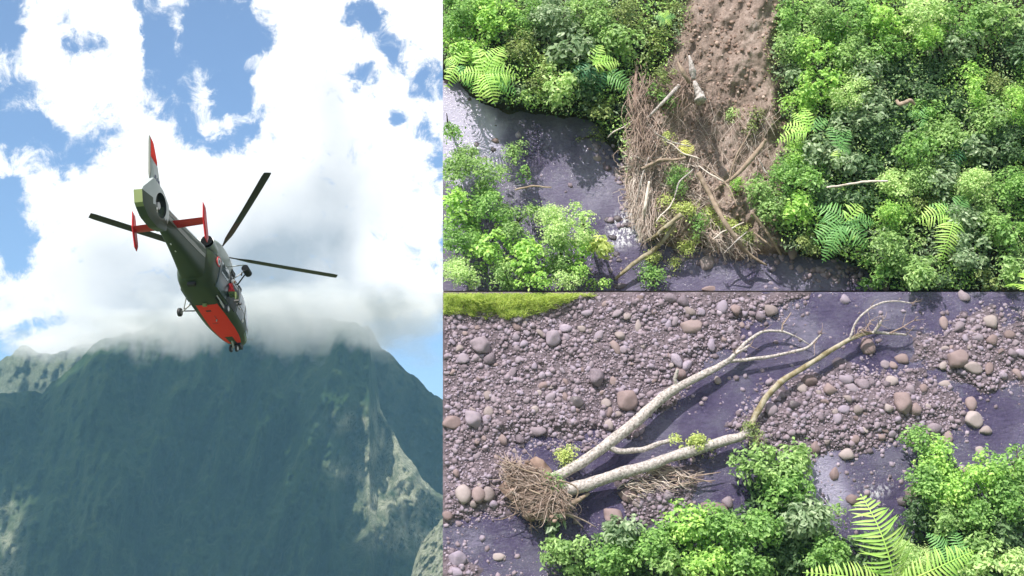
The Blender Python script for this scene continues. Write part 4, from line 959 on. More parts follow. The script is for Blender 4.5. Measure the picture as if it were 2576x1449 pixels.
def root_soil(n, seed):
    rs = np.random.default_rng(seed); arc = [(1268, 1150), (1262, 1190), (1280, 1240), (1300, 1280), (1340, 1306), (1400, 1306), (1440, 1284), (1400, 1215), (1350, 1180)]
    V0, F0 = ICO1; u = rs.uniform(1255, 1450, n * 3); v = rs.uniform(1145, 1315, n * 3); k = sdf(arc, u, v) + 12 * fbm(u / 16, v / 16, seed=9) < 0; u, v = u[k][:n], v[k][:n]; m = len(u)
    c = S(u, v, rs.uniform(.25, 1.15, m)); r_ = PXM * (1.5 + 6 * rs.random(m) ** 2.5)
    P = c[:, None, :] + V0[None] * (1 + .5 * vnoise(V0[:, 0] * 2, V0[:, 1] * 2, V0[:, 2] * 2, seed=3))[None, :, None] * r_[:, None, None]
    me = np_mesh('root_soil', P.reshape(-1, 3) - np.array(ft.location), (F0[None] + (np.arange(m) * len(V0))[:, None, None]).reshape(-1, 3), True)
    link('root_soil', me, CLOD, parent=ft, kind='stuff')
root_soil(420, 3)
# fine twigs at the ends of both forks
rs_ = np.random.default_rng(12); A = Acc()
for k in range(60):
    l = (UB[:3] + LBR)[rs_.integers(0, 9)]; j = rs_.integers(1, len(l)); a0 = np.array(l[j][:2]) + rs_.normal(0, 2, 2); an0 = rs_.normal(-.5, .9); L_ = rs_.uniform(10, 34); e0 = a0 + L_ * np.array([math.cos(an0), math.sin(an0)])
    pts_ = bez(S(a0[0], a0[1], l[j][2]), S(*((a0 + e0) / 2 + rs_.normal(0, 5, 2)), l[j][2] + .25), S(e0[0], e0[1], l[j][2] + rs_.uniform(-.1, .4)), 6)
    if clip_mask(pts_, False, 2).all(): A.tube(pts_, np.linspace(.9, .3, 6) * PXM, nseg=4, cap=False)
me = A.mesh('twigs'); me.transform(Matrix.Translation(-ft.location)); link('twigs', me, TWIG, parent=ft, kind='stuff')
# earth and bark core inside the root plate
V3_, F3_ = ICO3
for (u, v, ru, rv, h, mm, nm) in [(1338, 1225, 46, 56, .45, BARK_MUD, 'root_plate'), (1392, 1262, 30, 26, .4, BARK_TAN, 'root_plate'), (1352, 1288, 30, 22, .35, BARK_MUD, 'root_plate')]:
    q = V3_ * (1 + .45 * fbm(V3_[:, 0] * 2.2, V3_[:, 1] * 2.2, V3_[:, 2] * 2.2 + u, seed=5, oct=4, gain=.6))[:, None]
    P = S(float(u), float(v), h)[None] + (q[:, :1] * ru * PXM) * RGT + (q[:, 1:2] * rv * PXM) * TT + (q[:, 2:3] * .42) * N
    me = np_mesh(nm, P - np.array(ft.location), F3_, True); link(nm, me, mm, parent=ft)
for l in [[(1262, 1168, .7, 2.2), (1270, 1192, .8, 2.2), (1280, 1222, .8, 1.8)], [(1284, 1236, 1.0, 3), (1340, 1262, 1.15, 3), (1400, 1284, 1.0, 3), (1450, 1300, .7, 2.2), (1500, 1326, .3, 1.3)],
          [(1410, 1290, .8, 2.5), (1440, 1300, .6, 2), (1468, 1328, .3, 1.5)], [(1395, 1275, .9, 6), (1425, 1270, .8, 7), (1455, 1258, .6, 6), (1480, 1240, .45, 4)]]:
    part_tube('root', [l], ROOTM if l[0][3] < 5 else BARK_TAN, ft, 26, .15, 7)
# drift caught under the lower trunk
tangle('drift_sticks', [(1590, 1190), (1700, 1170), (1760, 1195), (1720, 1225), (1640, 1235), (1600, 1260), (1560, 1230)], 170, (14, 55), (.4, 1.3), (.05, .4), tm, 'tangle of drift sticks caught under the lower trunk', (-.5, .9), 9, 26, top=False)
for i, (l, lb) in enumerate([([(1690, 1205, .35, 1.8), (1750, 1198, .4, 1.8), (1812, 1190, .35, 1)], 'thin pale stick pointing right out of the drift, upper one'), ([(1680, 1222, .3, 1.8), (1740, 1212, .35, 1.8), (1800, 1207, .3, 1)], 'thin pale stick pointing right out of the drift, lower one'),
              ([(1690, 1196, .4, 1.6), (1750, 1205, .4, 1.5), (1790, 1214, .3, 1)], 'thin reddish stick crossing the pale ones right of the drift')]):
    log_obj('stick', l, TWIG, lb, 'stick', 'sticks reaching out of the drift', n=16, seed=40 + i, nseg=6)

# ================================================================== VEGETATION
def leaves_mesh(name, cen, nor, size, wid=0.5, fold=0.12, top=True, jitter=1.0, tan=None):
    n = len(cen)
    nor = nor / (np.linalg.norm(nor, axis=1)[:, None] + 1e-9)
    if tan is None: tan = rng.normal(size=(n, 3))
    t = tan - (tan * nor).sum(1)[:, None] * nor; t /= np.linalg.norm(t, axis=1)[:, None] + 1e-9
    b = np.cross(nor, t); s = size[:, None]
    a0 = cen - t * s * .5; a1 = cen + b * s * wid * .5 + nor * s * fold; a2 = cen + t * s * .5 - nor * s * .1; a3 = cen - b * s * wid * .5 + nor * s * fold
    k = clip_mask(cen, top, 1.5)
    V = np.stack([a0, a1, a2, a3], 1)[k]; m = len(V)
    base = np.arange(m)[:, None] * 4
    F = np.concatenate([base + [0, 1, 2], base + [0, 2, 3]], 1).reshape(-1, 3)
    return V.reshape(-1, 3), F
LEAF = {'lime': (.125, .62), 'pale': (.12, .6), 'mid': (.13, .6), 'fresh': (.15, .5), 'grey': (.22, .5), 'dark': (.20, .48), 'olive': (.11, .55), 'yellow': (.13, .6)}
CLUMPK = {'lime': 1.0, 'pale': .9, 'mid': 1.0, 'fresh': 1.15, 'grey': 1.05, 'dark': 1.1, 'olive': .9, 'yellow': .8}
def bush(u, v, ru, rv, kind, label, h=1.5, top=True, dens=1.0, cat='shrub', name='leafy_shrub', group=None, scale=1.0, thin=False, seed=None):
    hf = h_top if top else h_bot
    g = max(float(hf(np.array([float(u)]), np.array([float(v)]))[0]), 0)
    root = S(float(u), float(v), g); e = empty(name, Vector(root), label, cat, group)
    Ls, wd = LEAF[kind]; Ls *= scale * (rng.choice([.8, .95, 1.1, 1.5]) if (scale == 1.0 and ru > 30) else 1)
    area = math.pi * ru * rv * PXM ** 2
    rc0 = .30 * CLUMPK[kind]
    nc = max(4, int(area / (rc0 ** 2) * 1.25 * (0.45 if thin else 1)))
    th = rng.uniform(0, 6.28, nc); q = np.sqrt(rng.random(nc)); q = q * (1 + .26 * np.sin(3 * th + rng.uniform(0, 6)) )
    cu, cvv = u + ru * q * np.cos(th), v + rv * q * np.sin(th)
    ch = g + h * (0.35 + .65 * np.sqrt(np.clip(1 - q ** 2, 0, 1))) * rng.uniform(.62, 1.12, nc)
    cc = S(cu, cvv, ch); rc = rc0 * (.42 + 1.15 * rng.random(nc) ** 1.4)
    per = np.maximum(18, (rc ** 2 * 12.5 / (Ls ** 2 * wd) * .62 * dens * rng.uniform(.7, 1.2, nc)).astype(int))
    idx = np.repeat(np.arange(nc), per); n = len(idx)
    d = rng.normal(size=(n, 3)); d += N * .9 + np.array([0, 0, .35]); d /= np.linalg.norm(d, axis=1)[:, None]
    rad = rc[idx] * np.where(rng.random(n) < .14, rng.uniform(1.0, 1.5, n), 0.5 + .55 * rng.random(n) ** .5)
    cen = cc[idx] + d * rad[:, None] * np.array([1.1, .8, 1.0])
    nor = d + rng.normal(size=(n, 3)) * .45 + np.array([0, -.15, .55])
    V, F = leaves_mesh('crown', cen, nor, Ls * rng.uniform(.6, 1.35, n), wd, top=top)
    if len(V): link('crown', np_mesh('crown', V - root, F), LM[kind], parent=e)
    A = Acc()
    for k in rng.permutation(nc)[:5]:
        tip = cc[k]
        if not clip_mask(tip[None], top, 2)[0]: tip = root + N * h * .6
        A.tube(bez(root, root + N * (h * .4), tip, 6), np.linspace(.05, .015, 6), nseg=5, cap=False)
    me = A.mesh('stem'); me.transform(Matrix.Translation(-e.location)); link('stem', me, STEM, parent=e)
    return e

def undergrowth(name, accept, n, u0, u1, v0, v1, kind, size, hr, top, label, cat='undergrowth'):
    u, v = scatter(n, accept, u0, u1, v0, v1); hf = h_top if top else h_bot; m = len(u)
    cen = S(u, v, np.maximum(hf(u, v), 0) + rng.uniform(hr[0], hr[1], m))
    nor = N + rng.normal(size=(m, 3)) * .6 + [0, 0, .3]
    V, F = leaves_mesh(name, cen, nor, size * rng.uniform(.6, 1.4, m), .5, top=top)
    return link(name, np_mesh(name, V, F), LM[kind], kind='stuff', label=label, cat=cat)

TOPV = [  # u, v, ru, rv, kind, height, label
 (1150, 40, 58, 52, 'mid', 1.6, 'mid green bush in the upper left corner of the river bank'),
 (1165, 118, 52, 40, 'lime', 1.5, 'lime bush just above the leftmost big ferns'),
 (1240, 45, 58, 52, 'lime', 1.9, 'yellow green rounded bush second from the upper left corner'),
 (1325, 40, 54, 50, 'mid', 1.5, 'green bush at the top edge between lime and silver leaved bushes'),
 (1310, 110, 48, 48, 'olive', 1.3, 'olive brown bush right of the left fern cluster'),
 (1395, 50, 62, 56, 'grey', 2.0, 'silver green broad leaved bush at the top edge'),
 (1440, 118, 56, 50, 'grey', 1.9, 'silver green broad leaved bush over the lime hanging bush'),
 (1480, 40, 52, 50, 'fresh', 1.7, 'fresh green bush at the top edge left of the olive thicket'),
 (1360, 190, 38, 46, 'olive', 1.3, 'small olive bush beside the hanging pale bush'),
 (1402, 208, 38, 56, 'pale', 2.1, 'pale lime bush hanging out over the dark water'),
 (1340, 252, 36, 22, 'fresh', 1.3, 'low green bush leaning over the dark pool'),
 (1480, 205, 48, 48, 'dark', 1.3, 'dark bush beneath the pair of mid bank ferns'),
 (1560, 105, 50, 36, 'fresh', 1.8, 'feathery green bush above the mid bank ferns'),
 (1560, 40, 48, 50, 'olive', 1.4, 'olive bush at the top edge left of the lone star fern'),
 (1495, 265, 52, 34, 'olive', 1.1, 'low olive bush at the waterline left of the muddy trunk'),
 (1636, 95, 46, 60, 'olive', 1.0, 'thin olive scrub at the left rim of the landslide'),
 (1665, 195, 30, 50, 'olive', .9, 'thin yellowish scrub between muddy trunk and hanging roots'),
 (1660, 255, 20, 22, 'mid', .9, 'small bright plant under the pale stripped log'),
 (1230, 190, 45, 45, 'lime', 1.3, 'lime bush at the heart of the left fern cluster'),
 (1690, 40, 34, 44, 'olive', .7, 'sparse scrub at the top left rim of the landslide'),
 # lower left bank
 (1127, 322, 20, 32, 'mid', 2.2, 'small bush at the left picture edge beside the silty pool'),
 (1285, 385, 42, 34, 'fresh', 2.1, 'airy green bush in front of the dark river pool'),
 (1150, 425, 44, 46, 'fresh', 2.2, 'green bush at the left edge below the silty pool'),
 (1215, 440, 52, 40, 'fresh', 2.2, 'green bush below the pinkish rock of the silty pool'),
 (1330, 430, 22, 18, 'mid', 2.0, 'small wispy spray of leaves over the dark pool'),
 (1140, 515, 42, 50, 'lime', 2.5, 'lime bush at the left picture edge half way down the lower bank'),
 (1225, 530, 56, 46, 'mid', 2.5, 'mid green bush in the middle of the lower left bank'),
 (1300, 570, 50, 46, 'fresh', 2.5, 'fresh green bush left of the two pale columns of leaves'),
 (1395, 570, 34, 54, 'pale', 2.9, 'pale upright bush, left one of two standing over the water'),
 (1460, 575, 30, 50, 'pale', 2.9, 'pale upright bush, right one of two standing over the water'),
 (1150, 600, 48, 48, 'mid', 2.6, 'green bush at the left picture edge under the lime bush'),
 (1235, 625, 54, 46, 'lime', 2.8, 'yellow green bush in the lower left thicket'),
 (1325, 650, 52, 44, 'lime', 2.8, 'lime bush under the pale columns of leaves'),
 (1410, 650, 44, 40, 'fresh', 2.6, 'fresh bush directly under the left pale column'),
 (1465, 655, 28, 46, 'lime', 2.5, 'upright yellow green bush left of the bright lime plant'),
 (1165, 690, 48, 40, 'pale', 2.8, 'pale bush at the bottom left corner of the upper river view'),
 (1250, 705, 50, 28, 'fresh', 2.6, 'low green bush along the bottom of the left thicket'),
 (1340, 715, 50, 24, 'lime', 2.7, 'lime bush along the bottom, middle of the left thicket'),
 (1430, 715, 44, 24, 'pale', 2.6, 'pale bush along the bottom right of the left thicket'),
 (1516, 716, 26, 16, 'lime', 1.9, 'small bush at the bottom where the mossy log meets the bank'),
 # right bank
 (1990, 45, 40, 46, 'mid', 1.7, 'green bush at the top edge on the right rim of the landslide'),
 (2060, 45, 52, 50, 'fresh', 2.0, 'fresh green bush at the top edge right of the landslide rim'),
 (1988, 120, 36, 44, 'fresh', 1.7, 'green bush on the landslide rim below the top one'),
 (2060, 130, 54, 50, 'lime', 2.2, 'lime bush in the upper left of the right bank'),
 (2140, 50, 54, 50, 'mid', 2.2, 'mid green bush at the top edge of the right bank'),
 (2145, 135, 50, 46, 'fresh', 2.1, 'fresh bush in the upper right bank, second row'),
 (1998, 195, 30, 30, 'grey', 1.3, 'grey leaved bush spilling onto the bare soil'),
 (2060, 215, 48, 42, 'lime', 2.3, 'lime bush in the third row of the right bank'),
 (2130, 230, 58, 46, 'pale', 2.2, 'pale grey green bush in the middle of the right bank'),
 (2190, 185, 46, 44, 'grey', 1.9, 'grey green bush next to the dark hollow'),
 (2225, 45, 54, 50, 'lime', 2.3, 'yellow green bush at the middle of the top edge of the right bank'),
 (2235, 120, 44, 40, 'mid', 2.0, 'green bush above the dark hollow'),
 (2325, 40, 60, 54, 'pale', 2.7, 'pale lime tree top at the top edge of the right bank'),
 (2345, 105, 40, 34, 'lime', 2.4, 'lime bush under the pale tree top'),
 (2420, 45, 54, 52, 'mid', 2.3, 'mid green bush at the top edge right of the pale tree top'),
 (2420, 120, 46, 40, 'grey', 1.8, 'grey bush above the strip of lime vines'),
 (2505, 50, 56, 54, 'fresh', 2.2, 'fresh bush at the top edge near the right corner'),
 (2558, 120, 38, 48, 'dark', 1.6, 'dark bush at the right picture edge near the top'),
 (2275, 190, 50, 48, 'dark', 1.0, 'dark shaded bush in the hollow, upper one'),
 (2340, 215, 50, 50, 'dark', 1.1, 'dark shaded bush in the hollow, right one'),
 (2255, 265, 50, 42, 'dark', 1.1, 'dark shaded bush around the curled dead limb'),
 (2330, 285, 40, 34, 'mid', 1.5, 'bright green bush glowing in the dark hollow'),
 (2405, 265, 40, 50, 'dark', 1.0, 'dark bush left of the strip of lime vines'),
 (2452, 210, 28, 62, 'lime', 2.1, 'tall lime vine strip in the upper right'),
 (2520, 215, 40, 46, 'olive', 1.4, 'brownish thin bush by the hanging dry vines'),
 (2555, 265, 36, 46, 'lime', 2.1, 'lime bush at the right picture edge, upper half'),
 (2485, 300, 46, 46, 'fresh', 2.1, 'fresh green bush under the lime vine strip'),
 (2190, 275, 48, 44, 'grey', 2.0, 'grey green bush left of the curled dead limb'),
 (2010, 268, 38, 34, 'lime', 1.8, 'lime bush above the rim ferns'),
 (2130, 320, 44, 36, 'grey', 1.9, 'grey leaved bush right of the rim ferns'),
 (2215, 345, 48, 40, 'dark', 1.4, 'dark broad leaved bush in the centre of the right bank'),
 (2300, 375, 48, 48, 'mid', 2.0, 'rounded mid green bush in the centre of the right bank'),
 (2380, 350, 46, 44, 'fresh', 1.7, 'fresh bush right of the rounded one'),
 (2455, 385, 46, 40, 'grey', 1.8, 'silvery broad leaved bush in the right third'),
 (2540, 360, 44, 50, 'dark', 1.7, 'dark bush at the right picture edge at mid height'),
 (2060, 385, 44, 36, 'grey', 1.9, 'silvery bush over the small lime bush of the rim'),
 (2005, 395, 36, 34, 'lime', 1.7, 'lime bush below the rim ferns'),
 (1910, 480, 38, 32, 'fresh', 1.5, 'fresh bush pushing out onto the slide foot'),
 (1975, 455, 44, 38, 'mid', 1.8, 'mid green bush at the foot of the landslide rim'),
 (2035, 455, 44, 38, 'mid', 2.0, 'mid green bush left end of the bare pale branch'),
 (2125, 415, 50, 34, 'grey', 1.9, 'silvery bush right above the bare pale branch'),
 (2195, 415, 44, 36, 'dark', 1.4, 'dark bush behind the bare pale branch tip'),
 (1955, 535, 38, 40, 'fresh', 1.6, 'fresh bush above the oval bank boulder'),
 (2010, 530, 42, 44, 'lime', 1.9, 'lime bush left of the lower fern cluster'),
 (2095, 500, 46, 34, 'dark', 1.3, 'dark bush under the bare pale branch, left'),
 (2170, 505, 48, 40, 'dark', 1.3, 'dark bush under the bare pale branch, right'),
 (2255, 465, 44, 36, 'pale', 1.9, 'pale lime rosette bush under the rounded green bush'),
 (2310, 445, 40, 36, 'fresh', 1.9, 'bushy green spray beside the pale rosettes'),
 (2370, 450, 44, 42, 'grey', 1.7, 'grey bush with big leaves right of the pale rosettes'),
 (2450, 470, 50, 46, 'pale', 2.2, 'pale yellow green bush with flowers at the right'),
 (2540, 470, 44, 46, 'mid', 2.0, 'mid green bush at the right picture edge over the lower corner'),
 (2245, 545, 46, 36, 'lime', 1.7, 'lime bush between the two fern groups'),
 (2330, 520, 40, 30, 'olive', 1.4, 'olive bush above the right fern leaf'),
 (2420, 560, 46, 46, 'grey', 2.0, 'grey green bush right of the tall fern leaf'),
 (2500, 560, 46, 46, 'fresh', 1.9, 'fresh bush in the lower right corner area'),
 (2250, 625, 50, 42, 'fresh', 1.9, 'fresh bush with palm like sprays near the lower edge'),
 (2205, 690, 46, 34, 'mid', 1.8, 'green bush at the lower edge above the stony bank'),
 (2300, 690, 50, 34, 'fresh', 1.8, 'fresh bush at the lower edge under the palm like sprays'),
 (2030, 610, 26, 46, 'olive', 1.4, 'thin yellowish plant beside the oval boulder'),
 (2440, 640, 48, 42, 'grey', 2.0, 'grey green bush in the lower right'),
 (2385, 700, 40, 28, 'dark', 1.2, 'dark bush at the lower edge right of centre'),
 (2545, 580, 36, 46, 'mid', 2.2, 'bright bush at the right picture edge near the bottom'),
 (2470, 705, 46, 24, 'olive', 1.5, 'olive bush at the lower edge near the right corner'),
 (2550, 680, 40, 40, 'fresh', 1.9, 'fresh bush in the bottom right corner of the upper view'),
 (2620, 300, 50, 300, 'mid', 1.6, 'long green thicket just past the right picture edge'),
]
for (u, v, ru, rv, kd, hh, lb) in TOPV:
    bush(u, v, ru, rv, kd, lb, hh, True, thin=(kd == 'olive' or lb.startswith('airy')))
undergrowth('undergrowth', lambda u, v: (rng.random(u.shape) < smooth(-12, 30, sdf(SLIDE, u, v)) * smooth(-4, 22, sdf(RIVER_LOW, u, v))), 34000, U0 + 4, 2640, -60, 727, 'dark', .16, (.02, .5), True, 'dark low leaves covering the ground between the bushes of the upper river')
def patchy(lo_, hi_, sd_):
    return lambda u, v: (fbm(u / 45, v / 45, seed=sd_) > lo_) & (fbm(u / 45, v / 45, seed=sd_) < hi_) & (rng.random(u.shape) < smooth(-16, 22, sdf(SLIDE, u, v)) * smooth(0, 26, sdf(RIVER_LOW, u, v)))
undergrowth('creeper_leaves', patchy(-9, -.05, 5), 46000, U0 + 4, 2640, -60, 727, 'lime', .12, (.3, 1.3), True, 'bright green creeper leaves knitting the bushes of the upper river together')
undergrowth('creeper_leaves', patchy(-.05, .45, 5), 40000, U0 + 4, 2640, -60, 727, 'pale', .11, (.3, 1.35), True, 'pale green creeper leaves knitting the bushes of the upper river together')
undergrowth('creeper_leaves', patchy(.45, 9, 5), 40000, U0 + 4, 2640, -60, 727, 'grey', .15, (.3, 1.3), True, 'grey green broad leaves filling in between the bushes of the upper river')
undergrowth('rim_weeds', lambda u, v: rng.random(u.shape) < smooth(34, 5, np.abs(sdf(SLIDE, u, v))) * .3 * (u > 1600), 16000, 1560, 2010, -60, 620, 'olive', .09, (.02, .35), True, 'thin yellowish weeds along the rim of the bare landslide')
# small plants on the debris
for (u, v, ru, rv, kd, hh, sc_, lb) in [
 (1702, 457, 31, 28, 'mid', .9, .55, 'dense rounded green plant sitting on the debris pile'), (1665, 512, 26, 16, 'yellow', .7, .7, 'yellow green plant left under the rounded one on the debris'),
 (1718, 525, 24, 20, 'yellow', .9, .7, 'bright yellow green plant at the top of the thick mossy stub'), (1748, 560, 15, 42, 'mid', .9, .8, 'long trailing green plant hanging down to the shore rocks'),
 (1735, 620, 24, 20, 'yellow', .6, .7, 'yellow plant at the lower end of the trailing green one'), (1640, 695, 26, 22, 'mid', .5, .8, 'small plant standing alone in the river below the mossy log'),
 (1508, 624, 27, 24, 'yellow', 2.3, 2.0, 'bright lime big leaved plant at the edge of the left thicket'), (1668, 575, 18, 24, 'yellow', .6, .7, 'yellow leaves beside the mossy stub'),
 (1795, 545, 24, 24, 'yellow', .4, .7, 'sparse yellow weeds left of the longest log'), (1855, 575, 30, 16, 'yellow', .4, .7, 'sparse yellow weeds right of the longest log'),
 (1890, 600, 30, 22, 'olive', .45, .8, 'faded weeds above the brown angular boulder'), (1678, 345, 12, 9, 'yellow', .6, .7, 'tiny bright plant up left of the yellow fern'),
 (1905, 312, 22, 26, 'olive', .5, .8, 'small olive weed patch on the bare soil at right'), (1838, 292, 9, 7, 'pale', .3, .7, 'tiny pale weed alone on the bare soil'),
 (1480, 345, 34, 10, 'olive', .4, .8, 'sparse yellow weeds over the dark stony shore'), (1695, 662, 9, 7, 'yellow', .3, .6, 'tiny yellow tuft at the shore under the debris'), (1630, 652, 12, 8, 'yellow', .6, .7, 'yellow leaf tuft growing on the mossy river log'),
 (1845, 470, 16, 14, 'lime', .7, .7, 'small lime plant at the lower end of the curved log')]:
    bush(u, v, ru, rv, kd, lb, hh, True, cat='plant', name='small_plant', scale=sc_, dens=.7, thin=(kd == 'olive'))

# ---- ferns
def frond(parent, tip, base, width, mat, npair=None, arch=.35, top=True, sweep=.35):
    if npair is None: npair = int(np.clip(math.hypot(tip[0] - base[0], tip[1] - base[1]) / 6.2, 9, 24))
    """tip and base: (u, v, h); pinnae lie about in the surface of the arching frond"""
    b3 = S(float(base[0]), float(base[1]), base[2]); t3 = S(float(tip[0]), float(tip[1]), tip[2])
    n = npair; t = np.linspace(0.0, 1, n)
    mid = (b3 + t3) / 2 + N * arch * np.linalg.norm(t3 - b3)
    P = (1 - t)[:, None] ** 2 * b3 + 2 * (t * (1 - t))[:, None] * mid + (t ** 2)[:, None] * t3
    d = np.gradient(P, axis=0); d /= np.linalg.norm(d, axis=1)[:, None]
    side = np.cross(d, N); side /= np.linalg.norm(side, axis=1)[:, None]
    up = np.cross(side, d)
    W = width * PXM * np.clip(np.sin(np.pi * (0.10 + .90 * t) ** .85) ** .7, .03, 1) * np.where(t < .08, .0, 1)
    L = np.linalg.norm(t3 - b3)
    pw = L / n * .62
    A = Acc()
    k = np.linspace(0, 1, 6)
    for i in range(n):
        if W[i] <= .01: continue
        for sgn in (-1, 1):
            w = W[i] * rng.uniform(.8, 1.1); jit = rng.normal(0, .12)
            c = P[i] + (side[i] * sgn * w) * k[:, None] + d[i] * ((sweep + jit) * w * k ** 1.3)[:, None] - up[i] * ((.24 + rng.uniform(-.1, .2)) * w * k ** 2)[:, None] + up[i] * (.08 * w * np.sin(k * 3.14))[:, None]
            hw = pw * np.array([.34, .5, .52, .45, .30, .03])
            dd = d[i] * .97 + up[i] * (.15 * sgn)
            a = c + dd * hw[:, None]; b = c - dd * hw[:, None]; m = c - up[i] * (hw * .35)[:, None]
            V = np.concatenate([a, m, b])
            if not clip_mask(c[-1:], top, 1)[0] or not clip_mask(c[:1], top, 1)[0]: continue
            j = np.arange(5)
            F = np.concatenate([np.stack([j, j + 1, j + 7, j + 6], -1), np.stack([j + 6, j + 7, j + 13, j + 12], -1)])
            A.add(V, to_tris(F))
    vis = clip_mask(P, top, 1); Pr = P[vis]
    if len(Pr) > 2: A.tube(Pr, np.linspace(.028, .008, len(Pr)) * (L / 2) ** .5, nseg=5, cap=False)
    if not A.V: return
    me = A.mesh('frond', False); me.transform(Matrix.Translation(-parent.location)); link('frond', me, mat, parent=parent)
def fern(u, v, h, fr, label, top=True, name='tree_fern'):
    h = h + (.55 if top and h > 1.5 else 0)
    e = empty(name, Vector(S(float(u), float(v), 0.3)), label, 'fern')
    A = Acc(); A.tube(np.array([S(float(u), float(v), .1), S(float(u), float(v), h * .5), S(float(u), float(v), h)]), [.09, .07, .06], nseg=7)
    if clip_mask(S(float(u), float(v), h)[None], top, 5)[0]:
        me = A.mesh('stem'); me.transform(Matrix.Translation(-e.location)); link('stem', me, STEM, parent=e)
    for (tu, tv, dh, w, c) in fr: frond(e, (tu, tv, h + dh), (u, v, h), w, FERN[c], top=top)
    return e
fern(1218, 185, 2.4, [(1205, 258, -.4, 26, 'bright'), (1245, 265, -.3, 34, 'bright'), (1300, 195, -.3, 36, 'bright'), (1268, 118, -.2, 30, 'bright'), (1150, 195, -.4, 30, 'bright'), (1195, 118, -.3, 24, 'bright'), (1300, 238, -.6, 28, 'green')], 'large bright tree fern at the left bank over the dark water')
fern(1150, 165, 2.0, [(1122, 225, -.4, 24, 'bright'), (1118, 150, -.3, 20, 'bright'), (1180, 120, -.3, 24, 'bright'), (1195, 235, -.5, 20, 'green')], 'smaller bright tree fern at the left picture edge')
fern(1490, 165, 2.3, [(1440, 205, -.4, 30, 'dark'), (1470, 225, -.5, 26, 'dark'), (1512, 112, -.2, 26, 'bright'), (1560, 160, -.3, 26, 'bright'), (1530, 142, -.2, 20, 'bright')], 'tree fern with dark left leaves and bright right leaves on the mid bank')
fern(1520, 180, 2.0, [(1590, 235, -.3, 32, 'green'), (1500, 235, -.4, 20, 'dark'), (1498, 180, -.2, 18, 'bright')], 'dark green tree fern touching the muddy trunk')
fern(1672, 48, 1.6, [(1643, 45, -.1, 11, 'green'), (1658, 68, -.1, 11, 'green'), (1690, 66, -.1, 12, 'bright'), (1700, 40, -.1, 12, 'green'), (1680, 25, -.1, 10, 'bright'), (1655, 30, -.1, 10, 'bright')], 'lone star shaped fern at the top left of the landslide', name='fern')
fern(1726, 392, 1.3, [(1722, 350, .1, 17, 'yellow'), (1745, 365, 0, 12, 'yellow'), (1706, 368, 0, 12, 'yellow')], 'glowing yellow fern in the middle of the debris', name='fern')
fern(2038, 330, 2.2, [(1950, 358, -.4, 24, 'bright'), (1965, 320, -.3, 24, 'bright'), (1990, 285, -.3, 22, 'bright'), (2080, 300, -.2, 20, 'green'), (2020, 270, -.2, 20, 'bright')], 'bright tree fern leaning over the right rim of the landslide')
fern(2110, 375, 2.2, [(2085, 318, -.2, 24, 'green'), (2135, 325, -.2, 22, 'green'), (2140, 380, -.2, 20, 'green'), (2100, 430, -.3, 20, 'bright')], 'green tree fern in the middle left of the right bank')
fern(2125, 560, 2.2, [(2048, 612, -.4, 42, 'green'), (2050, 520, -.3, 36, 'green'), (2165, 515, -.2, 30, 'bright'), (2180, 625, -.4, 32, 'green'), (2068, 660, -.6, 30, 'green'), (2200, 560, -.2, 24, 'green')], 'big spreading tree fern over the stony right bank')
fern(2400, 535, 2.3, [(2305, 558, -.3, 36, 'bright'), (2365, 655, -.4, 38, 'bright'), (2430, 495, -.2, 26, 'green'), (2330, 520, -.2, 20, 'green')], 'tree fern with two long hanging leaves in the lower right')
fern(2315, 300, 1.7, [(2285, 280, -.1, 20, 'green'), (2345, 270, -.1, 20, 'green'), (2330, 330, -.2, 18, 'green')], 'small fern in the dark hollow of the right bank', name='fern')
fern(2420, 375, 1.9, [(2395, 420, -.2, 22, 'dark'), (2445, 345, -.2, 20, 'dark')], 'dark fern beside the silvery bush at right', name='fern')
fern(2590, 735, 1.9, [(2525, 722, -.2, 26, 'bright'), (2560, 690, -.2, 24, 'bright')], 'bright fern cut off by the lower right corner of the upper view', name='fern')
fern(2245, 455, 1.2, [(2232, 500, -.1, 12, 'green'), (2215, 470, -.1, 10, 'green')], 'little fern under the pale branch tip', name='fern')

# ---- lower view plants
GB = [(1000, 600), (1500, 600), (1500, 735), (1420, 768), (1290, 800), (1200, 790), (1000, 808)]
n = 26000
u = rng.uniform(U0, 1500, n); v = rng.uniform(733, 812, n)
k = sdf(GB, u, v) + 9 * fbm(u / 18, v / 18, seed=51) < 2; u, v = u[k], v[k]; n = len(u)
bs0 = S(u, v, np.maximum(h_bot(u, v), .05)); ln = rng.uniform(.12, .34, n) * (1 + .8 * fbm(u / 14, v / 14, seed=52))
dr = N * .7 + TT * rng.uniform(-.2, .9, n)[:, None] + RGT * rng.normal(0, .5, n)[:, None]; dr /= np.linalg.norm(dr, axis=1)[:, None]
sd = np.cross(dr, rng.normal(size=(n, 3))); sd /= np.linalg.norm(sd, axis=1)[:, None]
tp = bs0 + dr * ln[:, None]
k = clip_mask(bs0, False, 1) & clip_mask(tp, False, .5)
V = np.stack([bs0 - sd * .018, bs0 + sd * .018, tp - RGT * 0], 1)[k]; m = len(V)
link('bank_grass', np_mesh('bank_grass', V.reshape(-1, 3), np.arange(m * 3).reshape(-1, 3)), leaf_mat('grass_blade', [(.12, .18, .03), (.26, .33, .06), (.38, .43, .10), (.45, .44, .18)]), kind='stuff', label='bright green grassy bank along the top left of the stony river bed', cat='grass')
